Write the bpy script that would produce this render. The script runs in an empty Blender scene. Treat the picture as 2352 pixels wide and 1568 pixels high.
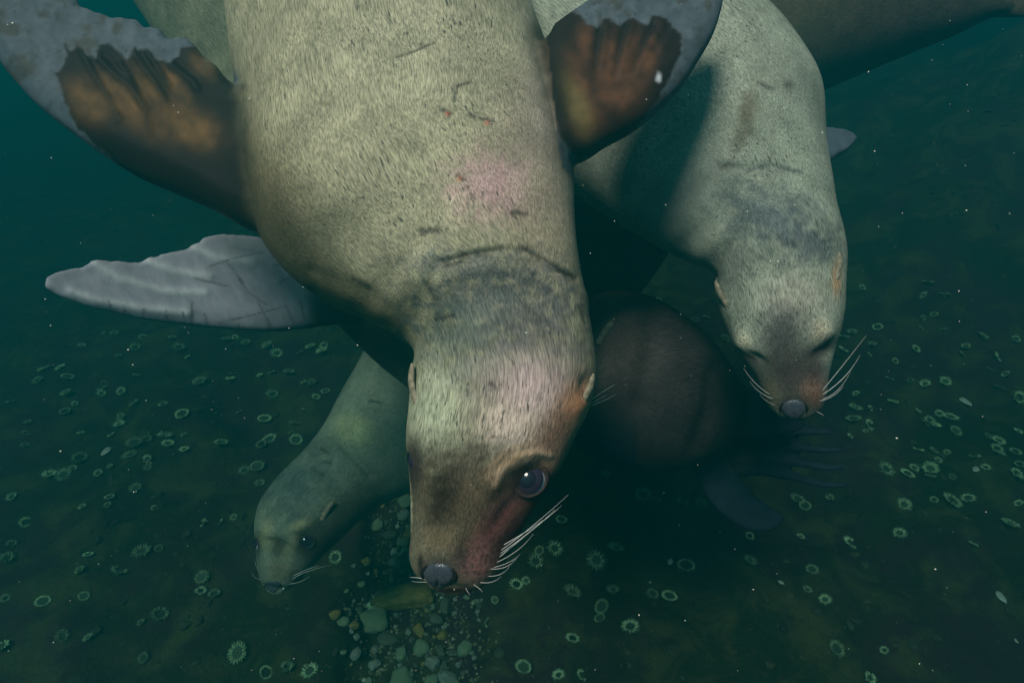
import bpy, bmesh, math, random
import numpy as np
from mathutils import Vector
from mathutils.bvhtree import BVHTree

random.seed(7)
rng = np.random.default_rng(7)
S = bpy.context.scene
COL = S.collection

# ------------------------------------------------------------------ camera
F = 1400.0                      # focal length in traced units (photograph 2352 wide)
CX, CY = 1176.0, 784.0
PITCH = math.radians(31)
CAM = np.array([0.0, 0.0, 2.4])
cd = bpy.data.cameras.new('camera')
cd.sensor_width = 36.0
cd.lens = 36.0 * F / 2352.0
cd.clip_start = 0.02
cd.clip_end = 400
cam = bpy.data.objects.new('camera', cd)
COL.objects.link(cam)
cam.location = CAM
cam.rotation_euler = (math.pi / 2 - PITCH, 0, 0)
S.camera = cam

# ------------------------------------------------------------------ sky, sun, exposure
SUN_EL, SUN_AZ = math.radians(58), math.radians(211)   # azimuth clockwise from +Y: behind the camera, to its left
world = bpy.data.worlds.new('World')
S.world = world
world.use_nodes = True
wn = world.node_tree
for n in list(wn.nodes):
    wn.nodes.remove(n)
wo = wn.nodes.new('ShaderNodeOutputWorld')
wb = wn.nodes.new('ShaderNodeBackground')
sky = wn.nodes.new('ShaderNodeTexSky')
sky.sky_type = 'NISHITA'
sky.sun_disc = False
sky.sun_elevation = SUN_EL
sky.sun_rotation = SUN_AZ
wb.inputs['Strength'].default_value = 0.035
wn.links.new(sky.outputs[0], wb.inputs['Color'])
wn.links.new(wb.outputs[0], wo.inputs['Surface'])
sl = bpy.data.lights.new('sun', 'SUN')
sl.energy = 5.0
sl.angle = math.radians(16)
sl.color = (1.0, 0.79, 0.70)
sun = bpy.data.objects.new('sun', sl)
COL.objects.link(sun)
sdir = Vector((math.sin(SUN_AZ) * math.cos(SUN_EL), math.cos(SUN_AZ) * math.cos(SUN_EL), math.sin(SUN_EL)))
sun.rotation_euler = sdir.to_track_quat('Z', 'Y').to_euler()
sun.location = (0, 0, 20)

HAZE_DENSITY = 0.80
HAZE_COLOR = (0.004, 0.148, 0.168)
HAZE_ABSORB = (0.20, 0.41, 0.40)

S.view_settings.view_transform = 'Standard'
S.view_settings.look = 'None'
S.view_settings.gamma = 1.0
S.view_settings.use_curve_mapping = False
S.view_settings.exposure = 0.60
S.render.engine = 'CYCLES'
S.cycles.use_denoising = True
S.cycles.max_bounces = 6
S.cycles.volume_bounces = 1
S.cycles.diffuse_bounces = 3
S.cycles.use_adaptive_sampling = False

# ------------------------------------------------------------------ helpers
RIGHT = np.array([1.0, 0, 0])
FWD = np.array([0, math.cos(PITCH), -math.sin(PITCH)])
UP = np.array([0, math.sin(PITCH), math.cos(PITCH)])

def unproj(x, y, d):
    return CAM + d * (FWD + RIGHT * (x - CX) / F - UP * (y - CY) / F)

def proj(P):
    v = P - CAM
    d = v @ FWD
    return CX + F * (v @ RIGHT) / d, CY - F * (v @ UP) / d

def smooth01(a, b, x):
    t = np.clip((x - a) / (b - a), 0, 1)
    return t * t * (3 - 2 * t)

def _hash(ix, iy, iz, seed):
    h = (ix * 374761393 + iy * 668265263 + iz * 2147483647 + seed * 974634777) & 0xFFFFFFFF
    h = ((h ^ (h >> 13)) * 1274126177) & 0xFFFFFFFF
    return ((h ^ (h >> 16)) & 0xFFFF) / 65535.0

def vnoise(x, y, z=None, seed=0):
    x = np.asarray(x, float); y = np.asarray(y, float)
    z = np.zeros_like(x) if z is None else np.asarray(z, float)
    ix, iy, iz = (np.floor(v).astype(np.int64) for v in (x, y, z))
    fx, fy, fz = x - ix, y - iy, z - iz
    fx, fy, fz = (t * t * (3 - 2 * t) for t in (fx, fy, fz))
    r = 0
    for dx in (0, 1):
        for dy in (0, 1):
            for dz in (0, 1):
                w = (fx if dx else 1 - fx) * (fy if dy else 1 - fy) * (fz if dz else 1 - fz)
                r = r + w * _hash(ix + dx, iy + dy, iz + dz, seed)
    return r * 2 - 1

def fbm(x, y, z=None, seed=0, octv=4):
    r, a, f = 0, 0.5, 1.0
    for o in range(octv):
        r = r + a * vnoise(np.asarray(x) * f, np.asarray(y) * f, None if z is None else np.asarray(z) * f, seed + o)
        a *= 0.5; f *= 2.03
    return r

def mesh_obj(name, verts, faces, mat=None, parent=None, smooth=True):
    me = bpy.data.meshes.new(name)
    me.from_pydata([tuple(v) for v in verts], [], [tuple(f) for f in faces])
    me.update()
    if smooth:
        me.polygons.foreach_set('use_smooth', [True] * len(me.polygons))
    if mat:
        me.materials.append(mat)
    o = bpy.data.objects.new(name, me)
    COL.objects.link(o)
    if parent:
        o.parent = parent
    return o

def tag(o, label=None, cat=None, group=None, kind=None):
    if label: o['label'] = label
    if cat: o['category'] = cat
    if group: o['group'] = group
    if kind: o['kind'] = kind
    return o

def catmull(P, n):
    P = np.asarray(P, float)
    k = len(P)
    t = np.linspace(0, k - 1, n)
    i = np.clip(t.astype(int), 0, k - 2)
    u = (t - i)[:, None]
    p0 = P[np.clip(i - 1, 0, k - 1)]; p1 = P[i]; p2 = P[i + 1]; p3 = P[np.clip(i + 2, 0, k - 1)]
    return 0.5 * (2 * p1 + (p2 - p0) * u + (2 * p0 - 5 * p1 + 4 * p2 - p3) * u ** 2 + (-p0 + 3 * p1 - 3 * p2 + p3) * u ** 3)

def unit(v):
    return v / (np.linalg.norm(v, axis=-1, keepdims=True) + 1e-12)

# ------------------------------------------------------------------ materials
def new_mat(name):
    m = bpy.data.materials.new(name)
    m.use_nodes = True
    nt = m.node_tree
    b = nt.nodes['Principled BSDF']
    return m, nt, b

class NB:
    def __init__(s, nt): s.nt = nt
    def n(s, t, **kw):
        o = s.nt.nodes.new(t)
        for k, v in kw.items():
            if k in o.inputs.keys(): 
                o.inputs[k].default_value = v
            else: setattr(o, k, v)
        return o
    def l(s, a, b): s.nt.links.new(a, b)
    def math(s, op, a, b=None, c=None, clamp=False):
        o = s.nt.nodes.new('ShaderNodeMath'); o.operation = op; o.use_clamp = clamp
        for i, v in enumerate((a, b, c)):
            if v is None: continue
            if isinstance(v, (int, float)): o.inputs[i].default_value = v
            else: s.l(v, o.inputs[i])
        return o.outputs[0]
    def ramp(s, f, p0, p1, v0=0.0, v1=1.0):
        o = s.nt.nodes.new('ShaderNodeMapRange')
        o.interpolation_type = 'SMOOTHSTEP'
        o.inputs['From Min'].default_value = p0; o.inputs['From Max'].default_value = p1
        o.inputs['To Min'].default_value = v0; o.inputs['To Max'].default_value = v1
        s.l(f, o.inputs['Value'])
        return o.outputs[0]
    def mixc(s, f, a, b, mode='MIX'):
        o = s.nt.nodes.new('ShaderNodeMix'); o.data_type = 'RGBA'; o.blend_type = mode
        for sock, v in ((o.inputs[0], f), (o.inputs[6], a), (o.inputs[7], b)):
            if isinstance(v, (int, float)): sock.default_value = v
            elif isinstance(v, tuple): sock.default_value = (*v[:3], 1)
            else: s.l(v, sock)
        return o.outputs[2]
    def noise(s, vec, scale, detail=2.0, rough=0.5, dist=0.0):
        o = s.nt.nodes.new('ShaderNodeTexNoise')
        o.inputs['Scale'].default_value = scale; o.inputs['Detail'].default_value = detail
        o.inputs['Roughness'].default_value = rough; o.inputs['Distortion'].default_value = dist
        if vec is not None: s.l(vec, o.inputs['Vector'])
        return o.outputs[0]
    def mapping(s, vec, scale):
        o = s.nt.nodes.new('ShaderNodeMapping'); o.inputs['Scale'].default_value = scale
        s.l(vec, o.inputs['Vector'])
        return o.outputs[0]

def fur_material(name, fineness=1.0, contrast=1.0, fleck=1.0):
    m, nt, b = new_mat(name)
    q = NB(nt)
    fc = q.n('ShaderNodeAttribute', attribute_name='fur_coord').outputs['Vector']
    base = q.n('ShaderNodeAttribute', attribute_name='coat').outputs['Color']
    flip = q.n('ShaderNodeAttribute', attribute_name='bare_skin').outputs['Fac']
    # slight wander of the hair direction
    wob = q.nt.nodes.new('ShaderNodeTexNoise'); wob.inputs['Scale'].default_value = 9; wob.inputs['Detail'].default_value = 1
    q.l(fc, wob.inputs['Vector'])
    sub = q.n('ShaderNodeVectorMath', operation='SUBTRACT'); q.l(wob.outputs['Color'], sub.inputs[0]); sub.inputs[1].default_value = (.5, .5, .5)
    scl = q.n('ShaderNodeVectorMath', operation='SCALE'); q.l(sub.outputs[0], scl.inputs[0]); scl.inputs['Scale'].default_value = 0.022
    add = q.n('ShaderNodeVectorMath', operation='ADD'); q.l(fc, add.inputs[0]); q.l(scl.outputs[0], add.inputs[1])
    v = add.outputs[0]
    fine = q.noise(q.mapping(v, (1, 1, 0.10)), 460 * fineness, 2.5, 0.6)
    mid = q.noise(q.mapping(v, (1, 1, 0.16)), 190 * fineness, 2.0, 0.6)
    fl = q.noise(q.mapping(v, (1, 1, 0.14)), 270 * fineness, 2.0, 0.55)
    dens = q.noise(v, 7.0, 3.0, 0.55)
    big = q.noise(v, 16.0, 3.0, 0.6)
    notflip = q.math('SUBTRACT', 1.0, flip, clamp=True)
    k = q.math('ADD', q.ramp(fine, 0.30, 0.72, 0.66 - 0.2 * contrast, 1.25), 0.0)
    k2 = q.ramp(mid, 0.32, 0.70, 0.88, 1.10)
    k3 = q.ramp(big, 0.3, 0.72, 0.78, 1.14)
    kk = q.math('MULTIPLY', q.math('MULTIPLY', k, k2), k3)
    mixk = q.n('ShaderNodeMix'); q.l(notflip, mixk.inputs[0]); 
    wr = q.noise(q.mapping(fc, (1, 1, 0.6)), 45, 4, 0.65)
    q.l(q.ramp(wr, 0.3, 0.75, 0.82, 1.14), mixk.inputs[2]); q.l(kk, mixk.inputs[3])
    vm = q.n('ShaderNodeVectorMath', operation='SCALE'); q.l(base, vm.inputs[0]); q.l(mixk.outputs[0], vm.inputs['Scale'])
    # dark flecks where guard hairs part
    thr = q.math('ADD', fl, q.math('MULTIPLY', q.math('SUBTRACT', dens, 0.5), 0.35))
    fk = q.math('MULTIPLY', q.ramp(thr, 0.62, 0.73, 0.0, 0.85 * fleck), notflip)
    col = q.mixc(fk, vm.outputs[0], (0.045, 0.045, 0.045))
    q.l(col, b.inputs['Base Color'])
    b.inputs['Roughness'].default_value = 0.55
    b.inputs['Specular IOR Level'].default_value = 0.05
    b.inputs['Sheen Weight'].default_value = 0.0
    bh = q.math('ADD', q.math('MULTIPLY', fine, 0.6), q.math('MULTIPLY', mid, 0.8))
    bh = q.math('SUBTRACT', bh, q.math('MULTIPLY', fk, 0.5))
    bf = q.math('MULTIPLY', bh, q.math('ADD', q.math('MULTIPLY', notflip, 0.8), 0.2))
    bp = q.n('ShaderNodeBump', Strength=0.28, Distance=0.002)
    q.l(bf, bp.inputs['Height']); q.l(bp.outputs[0], b.inputs['Normal'])
    return m

def plain(name, col, rough=0.5, spec=0.3, noise=0.0, nscale=30, col2=None):
    m, nt, b = new_mat(name)
    q = NB(nt)
    b.inputs['Base Color'].default_value = (*col, 1)
    b.inputs['Roughness'].default_value = rough
    b.inputs['Specular IOR Level'].default_value = spec
    if noise:
        tc = q.n('ShaderNodeTexCoord').outputs['Object']
        nn = q.noise(tc, nscale, 4, 0.6)
        c2 = col2 or tuple(c * (1 - noise) for c in col)
        q.l(q.mixc(q.ramp(nn, 0.35, 0.65), col, c2), b.inputs['Base Color'])
        bp = q.n('ShaderNodeBump', Strength=0.4, Distance=0.003)
        q.l(nn, bp.inputs['Height']); q.l(bp.outputs[0], b.inputs['Normal'])
    return m

M = {}
M['fur_fine'] = fur_material('short_wet_fur', 1.3, 0.6, 1.0)
M['fur_far'] = fur_material('short_wet_fur_far', 1.0, 0.4, 0.5)
M['eye'] = plain('dark_eye', (0.028, 0.020, 0.040), 0.10, 0.6)
M['pupil'] = plain('pupil', (0.010, 0.008, 0.016), 0.12, 0.6)
M['eye_glint_white'] = plain('eye_glint_white', (0.60, 0.60, 0.70), 0.15, 0.5)
M['nose'] = plain('bare_nose_skin', (0.070, 0.075, 0.100), 0.22, 0.5, 0.35, 320)
M['lid'] = plain('eyelid_skin', (0.055, 0.035, 0.032), 0.45, 0.15, 0.4, 200)
M['ear'] = plain('ear_skin', (0.30, 0.26, 0.19), 0.6, 0.05, 0.45, 120)
M['whisker'] = plain('whisker_horn', (0.55, 0.53, 0.52), 0.4, 0.2)
M['nostril'] = plain('nostril_dark', (0.012, 0.011, 0.012), 0.6, 0.2)

# ------------------------------------------------------------------ terrain
def ground_z(x, y):
    x = np.asarray(x, float); y = np.asarray(y, float)
    yy = np.clip(y - 1.3, -3, None)
    rise = 0.13 * 9 * np.tanh(yy / 9)
    side = 1.05 * smooth01(1.0, 3.8, x) * smooth01(1.6, 4.8, y) + 0.14 * fbm(x * 1.1 + 9, y * 1.1, None, 19, 3) * smooth01(1.5, 3.0, x)
    mound = (0.95 + 0.5 * fbm(x * 2.2, y * 2.2, None, 8, 3)) * 0.7 * np.exp(-((x - 4.3) / 0.7) ** 2 - ((y - 4.9) / 0.9) ** 2)
    ledge = 0.06 * np.tanh((fbm(x * 0.8 + 3, y * 0.8, None, 11, 3)) * 8)
    lumps = 0.11 * fbm(x * 1.7, y * 1.7, None, 3, 4)
    chan = gully(x, y)
    fine = 0.024 * fbm(x * 8, y * 8, None, 21, 3)
    return rise + side + mound + (ledge + lumps) * (1 - 0.6 * chan) + fine - 0.13 * chan

_G = None
def gully(x, y):
    """0..1 along the pebble-filled channel in the rock"""
    pts = np.array([(-0.42, 0.9), (-0.40, 1.30), (-0.44, 1.75), (-0.56, 2.15), (-0.50, 2.6), (-0.42, 3.2)])
    cx = np.interp(y, pts[:, 1], pts[:, 0])
    w = np.interp(y, [0.9, 1.4, 1.9, 2.4, 3.2], [0.24, 0.24, 0.24, 0.20, 0.10])
    w = w * (1 + 0.45 * vnoise(x * 2.2, y * 3.5, None, 5) + 0.2 * vnoise(x * 9, y * 9, None, 6))
    return smooth01(1.25, 0.8, np.abs(x - cx) / w) * smooth01(3.3, 2.6, y) * smooth01(0.6, 0.9, y)

def hit_ground(px, py):
    """where the ray through a traced point meets the sea floor"""
    dv = FWD + RIGHT * (px - CX) / F - UP * (py - CY) / F
    t = np.linspace(0.8, 16, 1500)
    P = CAM[None] + t[:, None] * dv[None]
    below = P[:, 2] < ground_z(P[:, 0], P[:, 1])
    i = int(np.argmax(below)) if below.any() else None
    if i is None: return None
    a, b = t[max(i - 1, 0)], t[i]
    for _ in range(12):
        m = 0.5 * (a + b)
        p = CAM + m * dv
        if p[2] < ground_z(p[0], p[1]): b = m
        else: a = m
    return CAM + b * dv

def axis_samples(lo, hi, c0, c1, fine, grow):
    out = [c0]
    s = fine
    v = c0
    while v < c1: v += fine; out.append(v)
    while v < hi: s *= grow; v += s; out.append(min(v, hi))
    v = c0; s = fine; pre = []
    while v > lo: s *= grow; v -= s; pre.append(max(v, lo))
    return np.array(pre[::-1] + out)

xs = axis_samples(-60, 60, -3.6, 4.6, 0.026, 1.16)
ys = axis_samples(-12, 90, 0.4, 6.4, 0.026, 1.16)
GX, GY = np.meshgrid(xs, ys)
GZ = ground_z(GX, GY)
nx, ny = len(xs), len(ys)
idx = np.arange(nx * ny).reshape(ny, nx)
q4 = np.stack([idx[:-1, :-1], idx[:-1, 1:], idx[1:, 1:], idx[1:, :-1]], -1).reshape(-1, 4)
me = bpy.data.meshes.new('seabed')
me.from_pydata(np.stack([GX, GY, GZ], -1).reshape(-1, 3).tolist(), [], q4.tolist())
me.polygons.foreach_set('use_smooth', [True] * len(me.polygons))

def seabed_material():
    m, nt, b = new_mat('encrusted_rock')
    q = NB(nt)
    P = q.n('ShaderNodeNewGeometry').outputs['Position']
    n1 = q.noise(P, 1.1, 4, 0.6, 0.4)
    n2 = q.noise(P, 4.5, 5, 0.65, 0.6)
    n3 = q.noise(P, 26, 4, 0.7)
    n4 = q.noise(P, 90, 3, 0.6)
    c = q.mixc(q.ramp(n1, 0.38, 0.62), (0.026, 0.034, 0.014), (0.052, 0.024, 0.034))
    c = q.mixc(q.ramp(n2, 0.45, 0.68), c, (0.085, 0.082, 0.030))
    c = q.mixc(q.math('MULTIPLY', q.ramp(n3, 0.55, 0.75), 0.6), c, (0.10, 0.055, 0.065))
    c = q.mixc(q.math('MULTIPLY', q.ramp(n4, 0.5, 0.75), 0.5), c, (0.015, 0.015, 0.013))
    sp = q.ramp(q.noise(P, 55, 2, 0.5), 0.70, 0.76)
    c = q.mixc(q.math('MULTIPLY', sp, 0.5), c, (0.20, 0.20, 0.14))
    q.l(c, b.inputs['Base Color'])
    b.inputs['Roughness'].default_value = 0.85
    b.inputs['Specular IOR Level'].default_value = 0.1
    h = q.math('ADD', q.math('MULTIPLY', n3, 1.0), q.math('MULTIPLY', n4, 0.5))
    bp = q.n('ShaderNodeBump', Strength=0.8, Distance=0.015)
    q.l(h, bp.inputs['Height']); q.l(bp.outputs[0], b.inputs['Normal'])
    return m
M['seabed'] = seabed_material()
me.materials.append(M['seabed'])
seabed = bpy.data.objects.new('seabed', me)
COL.objects.link(seabed)
tag(seabed, 'dark encrusted rocky sea floor sloping away into green water', kind='structure')

# ------------------------------------------------------------------ sea lions
NSEG = 56

def loft_body(st, n=150, power=1.0):
    """st rows: xl,yl,xr,yr,depth,thick  (outline traced left and right, depth and thickness in the place)"""
    st = np.array(st, float)
    L = np.array([unproj(r[0], r[1], r[4]) for r in st])
    R = np.array([unproj(r[2], r[3], r[4]) for r in st])
    c = catmull((L + R) / 2, n)
    a = catmull((R - L) / 2, n)
    th = catmull(st[:, 5:6], n)[:, 0]
    al = np.linalg.norm(a, axis=1)
    d = (c - CAM) @ FWD
    a *= np.sqrt(np.clip(1 - (al * th / d) ** 2, 0.6, 1))[:, None]
    al = np.linalg.norm(a, axis=1)
    t = unit(np.gradient(c, axis=0))
    for _ in range(3):
        t[1:-1] = unit(t[:-2] + 2 * t[1:-1] + t[2:])
    ah = unit(a)
    v = unit(CAM - c)
    b = v - (v * ah).sum(1, keepdims=True) * ah
    tt = unit(t - (t * ah).sum(1, keepdims=True) * ah)
    b = unit(b - (b * tt).sum(1, keepdims=True) * tt)
    phi = np.linspace(0, 2 * np.pi, NSEG, endpoint=False)
    ring = c[:, None] + np.cos(phi)[None, :, None] * a[:, None] + (np.sin(phi)[None, :, None] * (al * th)[:, None, None]) * b[:, None]
    V = ring.reshape(-1, 3)
    Fc = []
    for i in range(n - 1):
        for j in range(NSEG):
            k = (j + 1) % NSEG
            Fc.append((i * NSEG + j, i * NSEG + k, (i + 1) * NSEG + k, (i + 1) * NSEG + j))
    Fc.append(tuple(range(NSEG))[::-1]); Fc.append(tuple((n - 1) * NSEG + j for j in range(NSEG)))
    s = np.concatenate([[0], np.cumsum(np.linalg.norm(np.diff(c, axis=0), axis=1))])
    frame = dict(c=c, a=ah, al=al, b=b, bl=al * th, t=t, s=s)
    return V, Fc, frame

def loft_flipper(pairs, d0, d1, T0=0.032, T1=0.010, tmin=0.0055, n=70, nu=26, tilt=0.0, curl=0.0, rag=0.0):
    pr = np.array(pairs, float)
    k = len(pr)
    mid_ = 0.5 * (pr[:, :2] + pr[:, 2:])
    f = np.concatenate([[0], np.cumsum(np.hypot(*np.diff(mid_, axis=0).T))]); f /= f[-1]
    dl = d0 + (d1 - d0) * f - curl * np.sin(f * np.pi)
    A = catmull(np.array([unproj(r[0], r[1], q) for r, q in zip(pr, dl)]), n)
    B = catmull(np.array([unproj(r[2], r[3], q + tilt) for r, q in zip(pr, dl)]), n)
    w = np.linspace(0, 1, n)
    if rag:
        e = fbm(w * 34, w * 0 + 2.5, None, 91, 3) + 0.8 * np.abs(np.sin(w * 31))
        B = B + unit(B - A) * (rag * e * smooth01(.12, .25, w))[:, None]
    span = unit(np.gradient(0.5 * (A + B), axis=0))
    ch = unit(B - A)
    nn = unit(np.cross(span, ch))
    nn *= np.sign((nn * (CAM - A)).sum(1, keepdims=True))
    T = T0 + (T1 - T0) * w ** 0.7
    u = np.linspace(0, 1, nu)
    prof = np.where(u < 0.22, np.sqrt(np.clip(1 - (1 - u / 0.22) ** 2, 0, 1)), 1 - 0.8 * (np.clip(u - 0.22, 0, 1) / 0.78) ** 0.9)
    endr = np.sqrt(np.clip(1 - np.clip((u - 0.97) / 0.03, 0, 1) ** 2, 0, 1))
    rows = []
    for i in range(n):
        h = np.maximum(T[i] * prof, tmin * np.minimum(1, np.sqrt(np.clip(u / 0.02, 0, 1)))) * np.maximum(endr, 0.25)
        p = A[i] + (B[i] - A[i]) * u[:, None]
        top = p + nn[i] * h[:, None]
        bot = p - nn[i] * h[:, None]
        rows.append(np.concatenate([top, bot[::-1]]))
    m = 2 * nu
    V = np.concatenate(rows)
    Fc = []
    for i in range(n - 1):
        for j in range(m):
            q = (j + 1) % m
            Fc.append((i * m + j, i * m + q, (i + 1) * m + q, (i + 1) * m + j))
    Fc.append(tuple(range(m))[::-1]); Fc.append(tuple((n - 1) * m + j for j in range(m)))
    return V, Fc

def remeshed(parts, voxel, it):
    V = []; Fc = []; off = 0
    for v, f in parts:
        V.append(v); Fc += [tuple(i + off for i in q) for q in f]; off += len(v)
    me = bpy.data.meshes.new('tmp')
    me.from_pydata(np.concatenate(V).tolist(), [], Fc)
    bm = bmesh.new(); bm.from_mesh(me); bmesh.ops.recalc_face_normals(bm, faces=bm.faces); bm.to_mesh(me); bm.free()
    o = bpy.data.objects.new('tmp', me); COL.objects.link(o)
    md = o.modifiers.new('r', 'REMESH'); md.mode = 'VOXEL'; md.voxel_size = voxel; md.adaptivity = 0
    dg = bpy.context.evaluated_depsgraph_get()
    m2 = bpy.data.meshes.new_from_object(o.evaluated_get(dg))
    bpy.data.objects.remove(o); bpy.data.meshes.remove(me)
    n = len(m2.vertices)
    co = np.empty(n * 3); m2.vertices.foreach_get('co', co); co = co.reshape(-1, 3)
    ed = np.empty(len(m2.edges) * 2, int); m2.edges.foreach_get('vertices', ed); ed = ed.reshape(-1, 2)
    deg = np.bincount(ed.ravel(), minlength=n).astype(float)[:, None]
    def lap(p):
        r = np.zeros_like(p)
        for k in range(3):
            r[:, k] = np.bincount(ed[:, 0], p[ed[:, 1], k], n) + np.bincount(ed[:, 1], p[ed[:, 0], k], n)
        return r / deg - p
    for i in range(it):
        co = co + 0.6 * lap(co)
        co = co - 0.62 * lap(co)
    for i in range(4):
        co = co + 0.5 * lap(co)
    m2.vertices.foreach_set('co', co.ravel()); m2.update()
    return m2, co, lap

def normals_of(me):
    n = len(me.vertices)
    no = np.empty(n * 3)
    me.vertices.foreach_get('normal', no)
    return no.reshape(-1, 3)

def inpoly(px, py, poly):
    poly = np.array(poly, float)
    r = np.zeros(len(px), bool)
    j = len(poly) - 1
    for i in range(len(poly)):
        xi, yi = poly[i]; xj, yj = poly[j]
        c = ((yi > py) != (yj > py)) & (px < (xj - xi) * (py - yi) / (yj - yi + 1e-9) + xi)
        r ^= c
        j = i
    return r

def dist_poly(px, py, line):
    line = np.array(line, float)
    d = np.full(len(px), 1e9)
    for (x0, y0), (x1, y1) in zip(line[:-1], line[1:]):
        vx, vy = x1 - x0, y1 - y0
        t = np.clip(((px - x0) * vx + (py - y0) * vy) / (vx * vx + vy * vy + 1e-9), 0, 1)
        d = np.minimum(d, np.hypot(px - x0 - t * vx, py - y0 - t * vy))
    return d

class SeaLion:
    def __init__(s, label, group, stations, flippers, voxel, coat, mat, bare=(0.035, 0.026, 0.022), it=10, n=150):
        base = unproj(*((np.array(stations[len(stations) // 2][:2]) + np.array(stations[len(stations) // 2][2:4])) / 2), stations[len(stations) // 2][4])
        s.mat = mat
        V, Fc, fr = loft_body(stations, n)
        s.fr = fr
        parts = [(V, Fc)] + [loft_flipper(**f) for f in flippers]
        s.me, s.co, s.lap = remeshed(parts, voxel, it)
        s.me.name = 'sea_lion_body'
        s.label, s.group = label, group
        s.refresh()
        nv = len(s.co)
        # straightened body coordinates
        near = np.empty(nv, int)
        s.fc = np.empty((nv, 3))
        for k in range(0, nv, 20000):
            P_ = s.co[k:k + 20000]
            D_ = ((P_ ** 2).sum(1)[:, None] + (fr['c'] ** 2).sum(1)[None] - 2 * P_ @ fr['c'].T)
            near[k:k + 20000] = D_.argmin(1)
            W_ = np.exp(-(D_ - D_.min(1, keepdims=True)) / (2 * 0.09 ** 2)); W_ /= W_.sum(1, keepdims=True)
            for ax_, (vec, add_) in enumerate(((fr['a'], 0), (fr['b'], 0), (fr['t'], fr['s']))):
                s.fc[k:k + 20000, ax_] = (W_ * (P_ @ vec.T - (fr['c'] * vec).sum(1)[None] + add_)).sum(1)
        rel = s.co - fr['c'][near]
        lat = (rel * fr['a'][near]).sum(1); dor = (rel * fr['b'][near]).sum(1)
        rho = np.sqrt((lat / fr['al'][near]) ** 2 + (dor / fr['bl'][near]) ** 2)
        over = rho * np.maximum(fr['al'][near], 1e-3) - fr['al'][near]
        s.flip = smooth01(0.0, 0.055, over)
        s.flip[((near < 2) | (near > n - 3)) & (over < 0.12)] = 0
        s.dor = dor / fr['bl'][near]
        s.lat = lat / fr['al'][near]
        s.coat = np.tile(np.array(coat, float), (nv, 1))
        s.coat = s.coat + (np.array(bare) - s.coat) * s.flip[:, None]
        s.parts = []
        s.root = None
    def refresh(s):
        s.me.vertices.foreach_set('co', s.co.ravel()); s.me.update()
        s.no = normals_of(s.me)
        s.px, s.py = proj(s.co)
        s.front = ((s.no * (CAM - s.co)).sum(1) > -0.02)
    def box(s, x0, x1, y0, y1):
        return np.nonzero((s.px > x0) & (s.px < x1) & (s.py > y0) & (s.py < y1) & s.front)[0]
    def paint(s, w, col, i=None):
        w = np.clip(w, 0, 1)[:, None]
        if i is None: s.coat += (np.array(col) - s.coat) * w
        else: s.coat[i] += (np.array(col) - s.coat[i]) * w
    def ell(s, x, y, rx, ry, rot):
        R = 2.6 * max(rx, ry)
        i = s.box(x - R, x + R, y - R, y + R)
        a = math.radians(rot)
        dx, dy = s.px[i] - x, s.py[i] - y
        u = (dx * math.cos(a) + dy * math.sin(a)) / rx; v = (-dx * math.sin(a) + dy * math.cos(a)) / ry
        return i, np.sqrt(u * u + v * v)
    def seg(s, pts, wd):
        p = np.array(pts, float); R = 3.5 * wd
        i = s.box(p[:, 0].min() - R, p[:, 0].max() + R, p[:, 1].min() - R, p[:, 1].max() + R)
        return i, dist_poly(s.px[i], s.py[i], pts)
    def spot(s, x, y, rx, ry, col, k=1.0, rot=0.0, rough=0.0, hard=1.3):
        i, r = s.ell(x, y, rx, ry, rot)
        if rough: r = np.clip(r + rough * fbm(s.px[i] / 18, s.py[i] / 18, None, 31, 4), 0, None)
        s.paint(k * np.exp(-r ** (2 * hard)), col, i)
    def line(s, pts, wd, col, k=1.0, rough=0.5):
        i, d = s.seg(pts, wd)
        d = d * (1 + rough * fbm(s.px[i] / 7, s.py[i] / 7, None, 41, 2)) + wd * 0.7 * np.clip(fbm(s.px[i] / 16, s.py[i] / 16, None, 43, 2), 0, 1)
        s.paint(k * np.exp(-(d / wd) ** 2), col, i)
    def move(s, i, w):
        s.co[i] += s.no[i] * w[:, None]
        s.px[i], s.py[i] = proj(s.co[i])
    def bump(s, x, y, rx, ry, h, rot=0.0, hard=1.0):
        i, r = s.ell(x, y, rx, ry, rot)
        s.move(i, h * np.exp(-r ** (2 * hard)))
    def ridge(s, pts, wd, h, only=None):
        i, d = s.seg(pts, wd)
        w = h * np.exp(-(d / wd) ** 2)
        if only is not None: w = w * only[i]
        s.move(i, w)
    def build(s):
        nv = len(s.co)
        s.refresh()
        # base of the animal: the point of its spine in the middle of the trunk
        c = s.fr['c'][len(s.fr['c']) // 2]
        e = bpy.data.objects.new('sea_lion', None); COL.objects.link(e)
        e.location = c; e.empty_display_size = 0.2
        tag(e, s.label, 'sea lion', s.group)
        s.root = e; s.org = c
        s.bvh = BVHTree.FromPolygons([tuple(p) for p in s.co], [tuple(p.vertices) for p in s.me.polygons])
        at = s.me.attributes.new('fur_coord', 'FLOAT_VECTOR', 'POINT'); at.data.foreach_set('vector', s.fc.ravel())
        at = s.me.attributes.new('bare_skin', 'FLOAT', 'POINT'); at.data.foreach_set('value', s.flip)
        at = s.me.attributes.new('coat', 'FLOAT_COLOR', 'POINT')
        at.data.foreach_set('color', np.concatenate([np.clip(s.coat, 0.004, 0.85), np.ones((nv, 1))], 1).ravel())
        s.me.vertices.foreach_set('co', (s.co - c).ravel()); s.me.update()
        s.me.polygons.foreach_set('use_smooth', [True] * len(s.me.polygons))
        s.me.materials.append(s.mat)
        o = bpy.data.objects.new('body', s.me); COL.objects.link(o); o.parent = e
        s.body = o
        return s
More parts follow.
